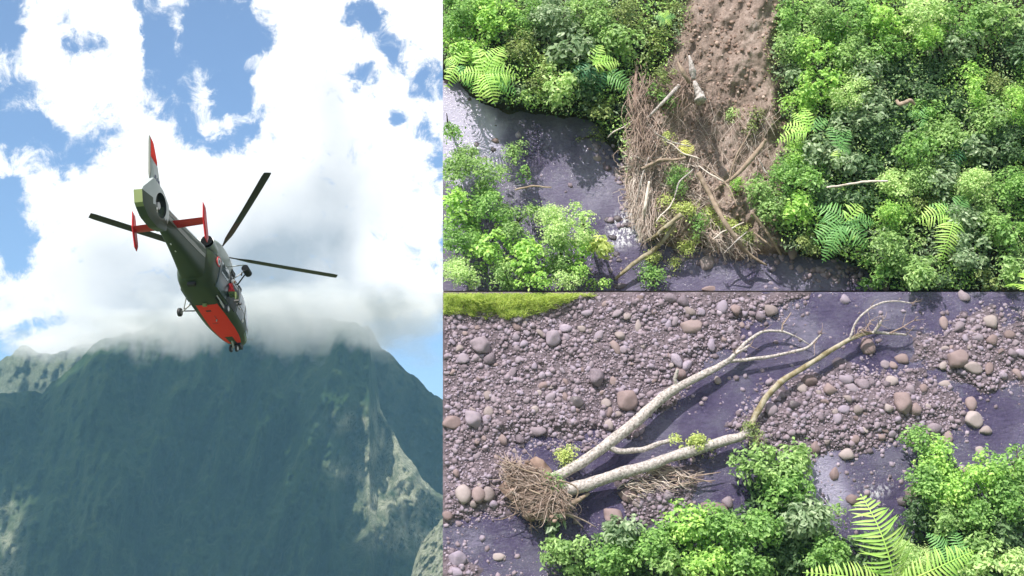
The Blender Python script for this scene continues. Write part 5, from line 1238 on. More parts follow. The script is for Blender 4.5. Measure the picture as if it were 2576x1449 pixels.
BOTV = [
 (1945, 1175, 88, 42, 'fresh', 1.7, 1.5, 'broad leaved bush standing alone right of the fallen trunks'),
 (1985, 1235, 66, 40, 'mid', 1.8, 1.4, 'mid green bush under the broad leaved one'),
 (1925, 1320, 70, 46, 'mid', 1.9, 1.4, 'mid green bush in the centre of the lower thicket'),
 (2020, 1310, 60, 50, 'grey', 1.8, 1.2, 'grey green bush left of the big fern leaf'),
 (1815, 1340, 66, 50, 'mid', 2.0, 1.4, 'rich green bush covering the large pink boulder'),
 (1740, 1320, 50, 46, 'lime', 1.9, 1.5, 'lime broad leaved bush above the middle of the lower edge'),
 (1650, 1375, 58, 44, 'mid', 1.7, 1.3, 'green bush left of the lime broad leaved one'),
 (1562, 1345, 44, 34, 'grey', 1.5, 1.2, 'greyish bush under the pinkish round boulder'),
 (1545, 1405, 60, 38, 'mid', 1.5, 1.2, 'low green bush on the lower edge, left of centre'),
 (1438, 1400, 48, 42, 'fresh', 1.5, 1.2, 'fresh bush leftmost on the lower edge'),
 (1690, 1425, 60, 30, 'fresh', 1.9, 1.4, 'fresh bush on the lower edge at the centre'),
 (1780, 1420, 60, 32, 'lime', 2.0, 1.4, 'lime bush on the lower edge right of centre'),
 (1880, 1415, 60, 36, 'mid', 2.0, 1.4, 'mid green bush on the lower edge before the dark gap'),
 (1975, 1390, 50, 40, 'dark', 1.0, 1.2, 'dark shaded bush in the gap of the lower thicket'),
 (2070, 1400, 56, 40, 'mid', 1.7, 1.2, 'mid green bush left of the big fern base'),
 (2080, 1310, 30, 50, 'fresh', 1.4, 1.1, 'thin green bush touching the left of the big fern leaf'),
 (1385, 1310, 20, 22, 'grey', .7, 1.6, 'small grey leaved sprig under the root mass'),
 (2318, 1120, 34, 40, 'mid', 1.4, 1.0, 'creeping vine reaching up onto the gravel, upper part'),
 (2365, 1165, 44, 44, 'lime', 1.7, 1.1, 'lime vine mound above the right thicket'),
 (2330, 1215, 44, 44, 'mid', 1.8, 1.1, 'green vine mound left under the lime one'),
 (2400, 1235, 54, 44, 'lime', 1.9, 1.2, 'lime vine mound in the middle of the right thicket'),
 (2480, 1200, 50, 40, 'lime', 2.1, 1.2, 'bright lime bush at the right side of the lower river'),
 (2545, 1175, 44, 46, 'mid', 2.2, 1.2, 'mid green bush at the right picture edge over the lower river'),
 (2540, 1265, 46, 50, 'mid', 2.0, 1.2, 'green bush at the right picture edge, lower half'),
 (2460, 1290, 50, 46, 'mid', 1.9, 1.2, 'green bush in the lower right thicket'),
 (2385, 1310, 50, 40, 'fresh', 1.8, 1.1, 'fresh bush right of the big fern leaf'),
 (2320, 1290, 40, 44, 'dark', 1.3, 1.0, 'dark bush touching the right of the big fern leaf'),
 (2540, 1345, 50, 46, 'dark', 1.6, 1.4, 'dark bush near the lower right corner'),
 (2470, 1370, 46, 40, 'fresh', 1.8, 1.3, 'fresh bush above the pale star leaved plant'),
 (2286, 1415, 44, 46, 'pale', 1.9, .55, 'pale yellow fine leaved bush at the base of the big fern'),
 (2465, 1425, 46, 30, 'pale', 2.1, 1.9, 'pale star leaved plant in the lower right'),
 (2550, 1425, 44, 38, 'pale', 2.0, 1.5, 'pale lime bush in the lower right corner'),
 (1427, 1147, 24, 16, 'yellow', .6, .7, 'small yellow green tuft beside the upper trunk'),
 (1735, 1115, 50, 17, 'yellow', .7, .8, 'yellow green weeds between the two trunks'),
 (1893, 1090, 24, 24, 'olive', .75, .8, 'olive mossy tuft at the bend of the lower trunk'),
 (1397, 1226, 14, 14, 'mid', 1.1, .6, 'tiny green tuft in the crotch of the fallen tree'),
]
for (u, v, ru, rv, kd, hh, sc_, lb) in BOTV:
    sm = ru < 30 or v < 1130 and u < 1950
    bush(u, v, ru, rv, kd, lb, hh, False, name='small_plant' if sm else 'leafy_shrub', cat='plant' if sm else 'shrub', scale=sc_, thin=(kd in ('olive',) or 'thin' in lb), dens=.8 if sm else 1)
THK = [(1380, 1500), (1400, 1360), (1500, 1320), (1680, 1300), (1860, 1250), (1850, 1150), (2010, 1140), (2050, 1250), (2100, 1330), (2290, 1300), (2300, 1110), (2400, 1110), (2440, 1180), (2660, 1130), (2660, 1500)]
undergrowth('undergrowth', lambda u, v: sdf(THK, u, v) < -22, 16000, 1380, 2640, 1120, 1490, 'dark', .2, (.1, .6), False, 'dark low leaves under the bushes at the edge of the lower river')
fern(2252, 1475, 1.9, [(2165, 1245, .5, 66, 'bright'), (2450, 1385, .1, 40, 'bright'), (2020, 1440, -.1, 36, 'bright')], 'huge bright fern with an upright leaf standing over the dark pool', top=False)
fern(2420, 1455, 1.6, [(2330, 1340, .1, 30, 'green'), (2395, 1330, 0, 30, 'green')], 'green fern right of the huge bright one', top=False, name='fern')
# ================================================================== HELICOPTER (model axes: x forward, y to port, z up; metres)
HR = np.array([[0.142876, -0.989729, 0.004799], [-0.523921, -0.071518, 0.848759], [-0.839698, -0.123782, -0.528758]]); HT = np.array([-15.4782, -1.0259, -62.9202])
WC = np.column_stack([RGT, UPV, -FWD])                 # camera right, up, back in world
HM = WC @ HR; HL = WC @ HT
heli = empty('helicopter', (0, 0, 0), 'dark green rescue helicopter with orange red belly and tail, flying below the clouds', 'helicopter')
heli.matrix_world = Matrix([[*HM[0], HL[0]], [*HM[1], HL[1]], [*HM[2], HL[2]], [0, 0, 0, 1]])
def paint_g(name, col, rough, coat=0.3, dirt=.2):
    m, t, b = new_mat(name)
    n = tnoise(t, 1.4, 7, 0.62)
    t.links.new(ramp(t, n, [(0.3, tuple(c * (1 - dirt) for c in col)), (0.7, col)]), b.inputs['Base Color'])
    b.inputs['Roughness'].default_value = rough; b.inputs['Coat Weight'].default_value = coat; b.inputs['Coat Roughness'].default_value = .25
    return m
GREEN = paint_g('dark_green_paint', (.030, .050, .020), .5, .1)
BLUEG = paint_g('dark_blue_green_paint', (.028, .055, .062), .34)
FLUO = paint_g('fluorescent_red_paint', (1.0, .050, .030), .9, .0, .02)
REDP = paint_g('red_paint', (.62, .015, .022), .45, .2, .1)
GREYP = paint_g('pale_grey_paint', (.42, .47, .48), .4)
SILV = paint_g('grey_green_paint', (.30, .36, .34), .4)
BOOMG = paint_g('grey_stripe_paint', (.20, .21, .18), .45)
YELG = paint_g('yellow_green_paint', (.22, .27, .10), .5)
BLACK = paint_g('black_rubber', (.012, .012, .014), .6, 0)
BLADE = paint_g('blade_paint', (.035, .032, .024), .45, 0)
BLADER = paint_g('blade_root_paint', (.11, .045, .04), .5, 0)
EXH_BLACK = paint_g('exhaust_black', (.01, .01, .01), 1.0, 0); EXH_BLACK.node_tree.nodes['Principled BSDF'].inputs['Specular IOR Level'].default_value = 0.02  # matt black without gloss for the exhaust mouths
STEEL = paint_g('steel', (.45, .46, .47), .35, .1)
WHITEP = paint_g('white_paint', (.8, .8, .8), .4)
NAVY = paint_g('navy_paint', (.02, .03, .12), .4)
gl, glt, glb = new_mat('dark_cockpit_glass'); glb.inputs['Base Color'].default_value = (.02, .03, .035, 1); glb.inputs['Roughness'].default_value = .06; glb.inputs['Specular IOR Level'].default_value = .9; glb.inputs['Metallic'].default_value = .35; glb.inputs['Base Color'].default_value = (.16, .20, .23, 1)

def hpart(name, V, F, m, parent=None, smooth_shade=True, kind=None, label=None):
    F = [list(map(int, f)) for f in F]
    me = bpy.data.meshes.new(name); me.from_pydata([tuple(map(float, v)) for v in V], [], F); me.validate(); me.update()
    if smooth_shade:
        bm = bmesh.new(); bm.from_mesh(me); bmesh.ops.recalc_face_normals(bm, faces=bm.faces)
        for f in bm.faces: f.smooth = True
        for e in bm.edges:
            if len(e.link_faces) == 2 and e.calc_face_angle(0) > .6: e.smooth = False
        bm.to_mesh(me); bm.free()
    else:
        bm = bmesh.new(); bm.from_mesh(me); bmesh.ops.recalc_face_normals(bm, faces=bm.faces); bm.to_mesh(me); bm.free()
    return link(name, me, m, parent=parent or heli, kind=kind, label=label)
def section(x, hw, zb, zt, p=2.6, yc=0, n=28, pb=None):
    th = np.arange(n) / n * 2 * math.pi; c, s = np.cos(th), np.sin(th); zc = (zb + zt) / 2; hh = (zt - zb) / 2
    pp = np.where(s < 0, pb or p, p)
    y = yc + hw * np.sign(c) * np.abs(c) ** (2 / pp); z = zc + hh * np.sign(s) * np.abs(s) ** (2 / pp)
    return np.stack([np.full(n, x), y, z], -1)
def loft(secs, sub=4):
    """smooth loft through sections"""
    S_ = np.array(secs); k = len(S_); xs = np.linspace(0, k - 1, (k - 1) * sub + 1); out_ = []
    for t in xs:
        i = min(int(t), k - 2); f = t - i
        p0, p1, p2, p3 = S_[max(i - 1, 0)], S_[i], S_[i + 1], S_[min(i + 2, k - 1)]
        out_.append(0.5 * (2 * p1 + (p2 - p0) * f + (2 * p0 - 5 * p1 + 4 * p2 - p3) * f * f + (3 * p1 - p0 - 3 * p2 + p3) * f ** 3) if 0 < f < 1 else (p1 if f == 0 else p2))
    R_ = np.array(out_); n = R_.shape[1]; V = R_.reshape(-1, 3)
    F = grid_faces(len(R_), n).tolist() + [[i * n + n - 1, i * n, (i + 1) * n, (i + 1) * n + n - 1] for i in range(len(R_) - 1)]
    F += [list(range(n))[::-1], [(len(R_) - 1) * n + j for j in range(n)]]
    return V, F
FUS = [section(-2.75, .62, .42, 2.05, 2.6), section(-2.2, .92, .12, 2.2, 3.0), section(-1.4, 1.0, .0, 2.25, 3.6), section(0, 1.02, .0, 2.28, 4.0), section(1.2, 1.02, .0, 2.3, 4.0), section(2.1, 1.0, .0, 2.22, 3.6),
       section(2.9, .92, .03, 1.98, 3.0), section(3.6, .80, .10, 1.62, 2.7), section(4.2, .62, .20, 1.25, 2.4), section(4.65, .42, .34, 1.02, 2.2), section(4.92, .2, .5, .86, 2.0)]
V, F = loft(FUS, 5)
fus = hpart('fuselage', V, F, GREEN)
def surf_y(x, z, side):
    """y of the fuselage skin at station x, height z"""
    st_ = [(-2.75, .62, .42, 2.05, 2.6), (-2.2, .92, .12, 2.2, 3.0), (-1.4, 1.0, .0, 2.25, 3.6), (0, 1.02, .0, 2.28, 4.0), (1.2, 1.02, .0, 2.3, 4.0), (2.1, 1.0, .0, 2.22, 3.6), (2.9, .92, .03, 1.98, 3.0), (3.6, .80, .10, 1.62, 2.7), (4.2, .62, .20, 1.25, 2.4), (4.65, .42, .34, 1.02, 2.2), (4.92, .2, .5, .86, 2.0)]
    a = np.array(st_); hw, zb, zt, p = [float(np.interp(x, a[:, 0], a[:, k])) for k in (1, 2, 3, 4)]
    zc, hh = (zb + zt) / 2, (zt - zb) / 2; q = min(abs((z - zc) / hh), .999)
    return side * hw * (1 - q ** p) ** (1 / p)
def surf_z(x, y):
    st_ = [(-2.75, .62, .42, 2.05, 2.6), (-2.2, .92, .12, 2.2, 3.0), (-1.4, 1.0, .0, 2.25, 3.6), (0, 1.02, .0, 2.28, 4.0), (1.2, 1.02, .0, 2.3, 4.0), (2.1, 1.0, .0, 2.22, 3.6), (2.9, .92, .03, 1.98, 3.0), (3.6, .80, .10, 1.62, 2.7), (4.2, .62, .20, 1.25, 2.4), (4.65, .42, .34, 1.02, 2.2), (4.92, .2, .5, .86, 2.0)]
    a = np.array(st_); hw, zb, zt, p = [float(np.interp(x, a[:, 0], a[:, k])) for k in (1, 2, 3, 4)]
    zc, hh = (zb + zt) / 2, (zt - zb) / 2; q = min(abs(y / hw), .999)
    return zc - hh * (1 - q ** p) ** (1 / p)
def patch_side(name, poly, side, m, off=.018, parent=None, label=None, nx=14, nz=8):
    """skin panel following the fuselage side; poly: x0, x1, z0(x), z1(x) as corner list [(x0,zb,zt),(x1,zb,zt),...]"""
    a = np.array(poly, float); xs = np.linspace(a[0, 0], a[-1, 0], nx); V = []
    for x in xs:
        zb, zt = np.interp(x, a[:, 0], a[:, 1]), np.interp(x, a[:, 0], a[:, 2])
        for z in np.linspace(zb, zt, nz): V.append((x, surf_y(x, z, side) + side * off, z))
    outer = np.array(V); inner = outer - np.array([0, side * (off + .02), 0])
    G = grid_faces(nx, nz); n = len(outer); F = G.tolist() + (G[:, ::-1] + n).tolist()
    ed = [i for i in range(nz)] + [nz - 1 + k * nz for k in range(1, nx)] + [(nx - 1) * nz + i for i in range(nz - 2, -1, -1)] + [k * nz for k in range(nx - 2, 0, -1)]
    for i in range(len(ed)): p, q = ed[i], ed[(i + 1) % len(ed)]; F.append([p, q, q + n, p + n])
    return hpart(name, np.concatenate([outer, inner]), F, m, parent, label=label)
def patch_belly(name, poly, m, off=.015, parent=None, label=None, nx=22, ny=8):
    a = np.array(poly, float); xs = np.linspace(a[0, 0], a[-1, 0], nx); V = []
    for x in xs:
        y0_, y1_ = np.interp(x, a[:, 0], a[:, 1]), np.interp(x, a[:, 0], a[:, 2])
        for y in np.linspace(y0_, y1_, ny): V.append((x, y, surf_z(x, y) - off))
    outer = np.array(V); inner = outer + np.array([0, 0, off + .02]); G = grid_faces(nx, ny); n = len(outer)
    F = G.tolist() + (G[:, ::-1] + n).tolist()
    ed = [i for i in range(ny)] + [ny - 1 + k * ny for k in range(1, nx)] + [(nx - 1) * ny + i for i in range(ny - 2, -1, -1)] + [k * ny for k in range(nx - 2, 0, -1)]
    for i in range(len(ed)): p, q = ed[i], ed[(i + 1) % len(ed)]; F.append([p, q, q + n, p + n])
    return hpart(name, np.concatenate([outer, inner]), F, m, parent, label=label)
def hbox(name, c, s, m, parent=None, rot=None, label=None, bev=.15):
    bm = bmesh.new(); bmesh.ops.create_cube(bm, size=1); 
    bmesh.ops.scale(bm, vec=s, verts=bm.verts); bmesh.ops.bevel(bm, geom=bm.edges[:], offset=min(s) * bev, segments=2, affect='EDGES', profile=.5)
    if rot is not None: bmesh.ops.rotate(bm, cent=(0, 0, 0), matrix=rot, verts=bm.verts)
    bmesh.ops.translate(bm, vec=c, verts=bm.verts); me = bpy.data.meshes.new(name); bm.to_mesh(me); bm.free()
    return link(name, me, m, parent=parent or heli, label=label)
def hcyl(name, p0, p1, r0, r1, m, parent=None, n=20, label=None):
    A = Acc(); P = np.array([p0, p1], float); A.tube(np.linspace(P[0], P[1], 3), np.linspace(r0, r1, 3), nseg=n)
    V, F = np.concatenate(A.V), np.concatenate(A.F); return hpart(name, V, F, m, parent, label=label)
def hwheel(parent, c, r, wd):
    w_ = hcyl('wheel', (c[0], c[1] - wd / 2, c[2]), (c[0], c[1] + wd / 2, c[2]), r * .55, r * .55, STEEL, parent)
    n = 28; th = np.arange(n) / n * 2 * math.pi; pr = [(-.5, .56), (-.5, .85), (-.36, .97), (0, 1.0), (.36, .97), (.5, .85), (.5, .56)]
    V = [(c[0] + r * q * math.cos(t), c[1] + wd * y, c[2] + r * q * math.sin(t)) for t in th for (y, q) in pr]; k = len(pr)
    F = [[i * k + j, i * k + (j + 1) % k, ((i + 1) % n) * k + (j + 1) % k, ((i + 1) % n) * k + j] for i in range(n) for j in range(k)]
    hpart('tyre', V, F, BLACK, w_); return w_
# belly panel in fluorescent red, with the nose wheel bay cut into its front
patch_belly('belly_panel', [(-.30, -.60, .52), (1.0, -.66, .56), (2.2, -.66, .56), (3.02, -.58, .48)], FLUO, label='fluorescent red belly panel')
patch_belly('belly_panel', [(3.04, -.58, -.24), (3.5, -.50, -.22), (3.95, -.38, -.20)], FLUO, label='right front strip of the red belly panel')
patch_belly('belly_panel', [(3.04, .18, .48), (3.5, .16, .42), (3.95, .14, .33)], FLUO, label='left front strip of the red belly panel')
patch_belly('wheel_bay', [(3.08, -.21, .15), (3.9, -.18, .12)], GREEN, off=.008, label='dark green nose wheel bay')
for c, s in [((.25, .05), (.12, .26)), ((1.0, -.1), (.5, .05)), ((1.5, .12), (.06, .34))]:
    patch_belly('hatch', [(c[0] - s[0] / 2, c[1] - s[1] / 2, c[1] + s[1] / 2), (c[0] + s[0] / 2, c[1] - s[1] / 2, c[1] + s[1] / 2)], BLACK if s[0] == .12 else REDP, off=.024, nx=4, ny=4)
hbox('floodlight', (-.42, .0, -.06), (.16, .22, .14), YELG, label='pale yellow belly light')
hcyl('camera_mast', (1.15, -.06, .0), (1.15, -.06, -.12), .04, .03, STEEL)
hbox('step', (-2.28, .0, .02), (.22, .42, .2), BLACK, label='black box under the tail end of the cabin')
# side skins: blue green cabin sides, doors and glass, both sides
for sd in (-1, 1):
    patch_side('side_skin', [(-2.0, .55, 1.98), (-.6, .38, 2.08), (.2, .38, 2.08)], sd, BLUEG, .010)
    patch_side('sliding_door', [(-1.55, .30, 1.98), (-.25, .30, 2.0)], sd, BLUEG, .05, label='dark blue green sliding cabin door')
    dr_ = patch_side('cabin_window', [(-1.35, 1.2, 1.9), (-.45, 1.2, 1.92)], sd, gl, .062)
    patch_side('cabin_window', [(.1, 1.25, 1.95), (1.0, 1.25, 1.95)], sd, gl, .02)
    d2 = patch_side('cockpit_door', [(1.3, .42, 1.95), (2.45, .42, 1.72)], sd, BLUEG, .016); patch_side('door_window', [(1.45, 1.02, 1.84), (2.4, .98, 1.64)], sd, gl, .026, parent=d2)
    patch_side('nose_window', [(2.6, .92, 1.62), (3.5, .62, 1.18)], sd, gl, .02)
    patch_side('chin_window', [(3.3, .32, .55), (4.3, .36, .60)], sd, gl, .02)
# open doorway on the near side (starboard), cabin shade painted as a black panel
patch_side('doorway_shade', [(-.22, .34, 1.95), (1.1, .34, 1.95)], -1, BLACK, .022, label='black panel painted for the shade in the open cabin doorway')
patch_side('door_rail', [(-1.9, 2.0, 2.06), (1.2, 2.02, 2.08)], -1, STEEL, .05)
hbox('handle', (1.6, -1.04, .85), (.18, .04, .05), WHITEP); hbox('vent', (2.35, -.98, .55), (.12, .05, .16), WHITEP)
# engine cowling and rotor mast fairing
V, F = loft([section(-2.2, .62, 1.95, 2.85, 3.4), section(-1.5, .76, 1.95, 3.14, 3.8), section(-.6, .80, 1.95, 3.26, 3.8), section(.5, .76, 2.0, 3.18, 3.6), section(1.4, .6, 2.05, 2.85, 2.8), section(2.1, .34, 2.05, 2.4, 2.4)], 4)
cowl = hpart('engine_cowling', V, F, SILV)
for sd in (-1, 1):
    ex = hcyl('exhaust', (-1.6, sd * .46, 2.42), (-2.45, sd * .54, 2.36), .34, .33, SILV, cowl); hcyl('exhaust_mouth', (-2.35, sd * .54, 2.36), (-2.62, sd * .55, 2.35), .31, .30, EXH_BLACK, cowl)
    hbox('intake', (.75, sd * .76, 2.5), (.5, .08, .26), BLACK, cowl)
hcyl('rotor_mast', (0, 0, 2.9), (0, 0, 3.4), .16, .12, BLACK)
hub = hcyl('rotor_hub', (0, 0, 3.12), (0, 0, 3.32), .30, .26, BLADE)
def blade(az_deg, Lr, ztip, cone=.25, pitch=10):
    az_ = math.radians(az_deg); d = np.array([math.cos(az_), math.sin(az_), 0]); q = np.array([-math.sin(az_), math.cos(az_), 0]); k = 26; V = []
    for i in range(k + 1):
        t = i / k; r = .25 + (Lr - .25) * t
        z = 3.22 + (ztip - 3.22) * t ** 1.4
        ch = np.interp(t, [0, .10, .16, .24, .985, 1], [.09, .10, .24, .46, .46, .40]) / 2
        th_ = np.interp(t, [0, .14, 1], [.055, .03, .015]); a_ = math.radians(pitch * (1 - .5 * t) + 4)
        for (cy_, cz_) in [(-1, 0), (-.5, .9), (.3, .8), (1, 0), (.3, -.6), (-.5, -.7)]:
            y_, zz_ = cy_ * ch * math.cos(a_) - cz_ * th_ * math.sin(a_), cy_ * ch * math.sin(a_) + cz_ * th_ * math.cos(a_)
            V.append(d * r + q * y_ + np.array([0, 0, z + zz_]))
    V = np.array(V); F = [[i * 6 + j, i * 6 + (j + 1) % 6, (i + 1) * 6 + (j + 1) % 6, (i + 1) * 6 + j] for i in range(k) for j in range(6)] + [list(range(6)), [k * 6 + j for j in range(6)]]
    b_ = hpart('rotor_blade', V, F, BLADE, hub); me = b_.data; me.materials.append(BLADER)
    for f in me.polygons:
        if az_deg < -100 and math.hypot(f.center[0], f.center[1]) < 2.9: f.material_index = 1
    return b_
blade(-62.5, 6.42, 3.3, pitch=6); blade(130.5, 6.62, 3.25, pitch=5); ba = blade(-139.8, 6.65, 4.35, pitch=36); blade(14, 6.2, 2.95, pitch=6)
# tail boom
V, F = loft([section(-2.3, .74, .22, 2.10, 3.6), section(-3.2, .58, .32, 2.0, 4), section(-4.2, .45, .42, 1.88, 4.2), section(-5.2, .34, .48, 1.76, 4), section(-6.2, .25, .46, 1.66, 3.6), section(-6.9, .2, .42, 1.6, 3.4)], 3)
boom = hpart('tail_boom', V, F, GREEN)
def ribbon(name, pts_a, pts_b, m, parent, off=.012):
    A_, B_ = np.array(pts_a, float), np.array(pts_b, float); n = len(A_); nrm = np.array([0, -1.0, 0])
    V = np.concatenate([A_ + nrm * off, B_ + nrm * off, A_ - nrm * .03, B_ - nrm * .03])
    F = []
    for i in range(n - 1): F += [[i, i + 1, n + i + 1, n + i], [2 * n + i, 3 * n + i, 3 * n + i + 1, 2 * n + i + 1], [i, 2 * n + i, 2 * n + i + 1, i + 1], [n + i, n + i + 1, 3 * n + i + 1, 3 * n + i]]
    F += [[0, n, 3 * n, 2 * n], [n - 1, 3 * n - 1, 4 * n - 1, 2 * n - 1]]
    return hpart(name, V, F, m, parent)
bx_ = np.linspace(-2.7, -6.6, 14)
def boom_y(x, z):
    a = np.array([(-2.3, .74, .22, 2.10, 3.6), (-3.2, .58, .32, 2.0, 4), (-4.2, .45, .42, 1.88, 4.2), (-5.2, .34, .48, 1.76, 4), (-6.2, .25, .46, 1.66, 3.6), (-6.9, .2, .42, 1.6, 3.4)])[::-1]
    hw, zb, zt, p = [float(np.interp(x, a[:, 0], a[:, k])) for k in (1, 2, 3, 4)]; zc, hh = (zb + zt) / 2, (zt - zb) / 2
    q = min(abs((z - zc) / hh), .995); return hw * (1 - q ** p) ** (1 / p)
for sd in (-1,):
    za = [np.interp(x, [-6.6, -2.7], [1.05, 1.25]) for x in bx_]; zb_ = [np.interp(x, [-6.6, -2.7], [1.50, 1.84]) for x in bx_]
    ribbon('boom_stripe', [(x, sd * boom_y(x, z), z) for x, z in zip(bx_, za)], [(x, sd * boom_y(x, z), z) for x, z in zip(bx_, zb_)], BOOMG, boom, .014)
    ribbon('boom_highlight', [(x, sd * boom_y(x, z), z) for x, z in zip(bx_, [np.interp(x, [-6.6, -2.7], [1.505, 1.85]) for x in bx_])], [(x, sd * (boom_y(x, z) * .92), z + .06) for x, z in zip(bx_, [np.interp(x, [-6.6, -2.7], [1.56, 1.96]) for x in bx_])], GREYP, boom, .03)  # last ribbon is a painted highlight along the boom's top edge
for (x, z) in [(-5.2, .62), (-4.6, .62), (-3.9, .60), (-3.5, .58)]: hbox('lamp', (x, -.0, z - .17), (.09, .05, .05), WHITEP, boom)
hcyl('antenna', (-2.9, -.46, .75), (-2.35, -.60, .62), .035, .02, SILV, boom)
# fan-in-fin tail: fairing with a round duct
ox = [(-9.3, .78), (-8.38, 2.02), (-7.3, 2.06), (-6.5, 1.78), (-6.1, 1.2), (-6.3, .42), (-7.2, .04), (-8.2, -.06), (-8.95, .16)]
def densify(pl, n=60):
    p = np.array(pl + [pl[0]], float); s_ = np.concatenate([[0], np.cumsum(np.hypot(*np.diff(p, axis=0).T))]); t_ = np.linspace(0, s_[-1], n + 1)[:-1]
    return np.stack([np.interp(t_, s_, p[:, 0]), np.interp(t_, s_, p[:, 1])], -1)
fc = np.array([-7.42, 1.10]); fr_ = .60
th = np.linspace(0, 2 * math.pi, 61)[:-1]
D_ = densify(ox, 360)
an_ = np.arctan2(D_[:, 1] - fc[1], D_[:, 0] - fc[0])
outer = np.array([D_[np.argmin(np.abs(np.angle(np.exp(1j * (an_ - t))) ))] for t in th]); inner = fc + fr_ * np.stack([np.cos(th), np.sin(th)], -1)
mid_ = inner + (outer - inner) * .25
V = []; 
def hy(t_in): return .30 - .10 * t_in
for sd, (w0, w1, w2) in ((-1, (.30, .31, .20)), (1, (.30, .31, .20))):
    for ring, w_ in ((inner, w0), (mid_, w1), (outer, w2)): V += [(p[0], sd * w_, p[1]) for p in ring]
F = []; n = 60
def q4(a, b): return [[a * n + i, a * n + (i + 1) % n, b * n + (i + 1) % n, b * n + i] for i in range(n)]
F = q4(0, 1) + q4(1, 2) + q4(2, 5) + q4(5, 4) + q4(4, 3) + q4(3, 0)
shr = hpart('tail_fairing', V, F, GREEN)
me = shr.data; me.materials.append(GREYP); me.materials.append(YELG); me.materials.append(BLACK)
for f in me.polygons:
    c = f.center
    r_ = math.hypot(c[0] - fc[0], c[2] - fc[1])
    if r_ < fr_ + .01: f.material_index = 3
    elif c[2] > .72 + (c[0] + 7.4) * -.02 and c[2] > .75: f.material_index = 1
    elif c[0] < -8.8: f.material_index = 2
hub2 = hcyl('fan_hub', (fc[0], -.2, fc[1]), (fc[0], .2, fc[1]), .17, .17, STEEL, shr)
for k in range(11):
    a_ = k / 11 * 2 * math.pi; d = np.array([math.cos(a_), 0, math.sin(a_)]); q = np.array([-math.sin(a_), 0, math.cos(a_)]); c0 = np.array([fc[0], 0, fc[1]]); y = np.array([0, 1, 0])
    V = [c0 + d * .16 + q * .05 * s1 + y * .03 * s1 + y * .012 * s2 for s1 in (-1, 1) for s2 in (-1, 1)] + [c0 + d * (fr_ - .03) + q * .07 * s1 + y * .05 * s1 + y * .01 * s2 for s1 in (-1, 1) for s2 in (-1, 1)]
    hpart('fan_blade', V, [(0, 1, 3, 2), (4, 6, 7, 5), (0, 2, 6, 4), (1, 5, 7, 3), (0, 4, 5, 1), (2, 3, 7, 6)], BLADE, shr, False)
for a_ in (.6, 2.2, 3.9, 5.4):
    hcyl('fan_strut', (fc[0], .1, fc[1]), (fc[0] + fr_ * math.cos(a_), .1, fc[1] + fr_ * math.sin(a_)), .03, .03, STEEL, shr, 8)
hbox('tail_light', (fc[0] - .38, -.33, fc[1] - .45), (.1, .05, .12), WHITEP, shr)
# fin
def plate(name, poly, w0, w1, m, parent=None, axis='y', off=0.0, label=None):
    """poly in x,z; thickness tapers with height"""
    p = np.array(poly, float); n = len(p); zmin, zmax = p[:, 1].min(), p[:, 1].max(); c = p.mean(0)
    V = []
    for sd in (-1, 1):
        for q in p: w_ = (w0 + (w1 - w0) * (q[1] - zmin) / (zmax - zmin + 1e-9)) * .35; V.append((q[0], off + sd * w_, q[1]))
    inn = c + (p - c) * .72
    for sd in (-1, 1):
        for q in inn: w_ = (w0 + (w1 - w0) * (q[1] - zmin) / (zmax - zmin + 1e-9)); V.append((q[0], off + sd * w_, q[1]))
    F = []
    for i in range(n):
        j = (i + 1) % n; F += [[i, j, n + j, n + i], [i, j, 2 * n + j, 2 * n + i], [n + i, n + j, 3 * n + j, 3 * n + i]]
    F += [[2 * n + i for i in range(n)], [3 * n + i for i in range(n)]]
    return hpart(name, V, F, m, parent, False, label=label)
fin = plate('fin', [(-8.36, 2.0), (-7.3, 2.06), (-7.95, 2.98), (-8.72, 2.98)], .13, .07, GREYP)
plate('fin_tip', [(-8.73, 3.0), (-7.96, 3.0), (-8.75, 3.78), (-9.12, 3.84)], .07, .04, FLUO, fin, label='fluorescent red fin tip')
plate('fin_edge', [(-8.48, 1.98), (-8.38, 1.98), (-9.13, 3.84), (-9.24, 3.84)], .05, .04, BOOMG, fin)
for (x, z, s_) in [(-8.15, 2.22, .16), (-7.93, 2.22, .13), (-7.72, 2.2, .15)]: hbox('fin_marking', (x, -.135, z), (s_ * .7, .02, s_ * 1.2), NAVY, fin, bev=.05)
# tailplane with end plates
tp_ = []
for yy, x0_, x1_, z_ in [(-1.72, -5.98, -5.42, 1.32), (0, -6.0, -5.35, 1.22), (1.72, -5.98, -5.42, 1.12)]:
    for (xx, dz) in [(x0_, 0), (x0_ + .2, .05), (x1_ - .1, .045), (x1_, 0), (x1_ - .1, -.045), (x0_ + .2, -.04)]: tp_.append((xx, yy, z_ + dz))
F = [[i * 6 + j, i * 6 + (j + 1) % 6, (i + 1) * 6 + (j + 1) % 6, (i + 1) * 6 + j] for i in range(2) for j in range(6)] + [list(range(6)), [12 + j for j in range(6)]]
tp = hpart('tailplane', tp_, F, REDP)
for sd in (-1, 1):
    zo = .10 if sd < 0 else -.10
    plate('end_plate', [(-6.22, 1.92 + zo), (-5.86, 1.86 + zo), (-5.52, 1.32 + zo), (-5.02, .66 + zo), (-5.06, .40 + zo), (-5.34, .46 + zo), (-5.95, 1.2 + zo)], .055, .045, REDP, tp, off=sd * 1.74)
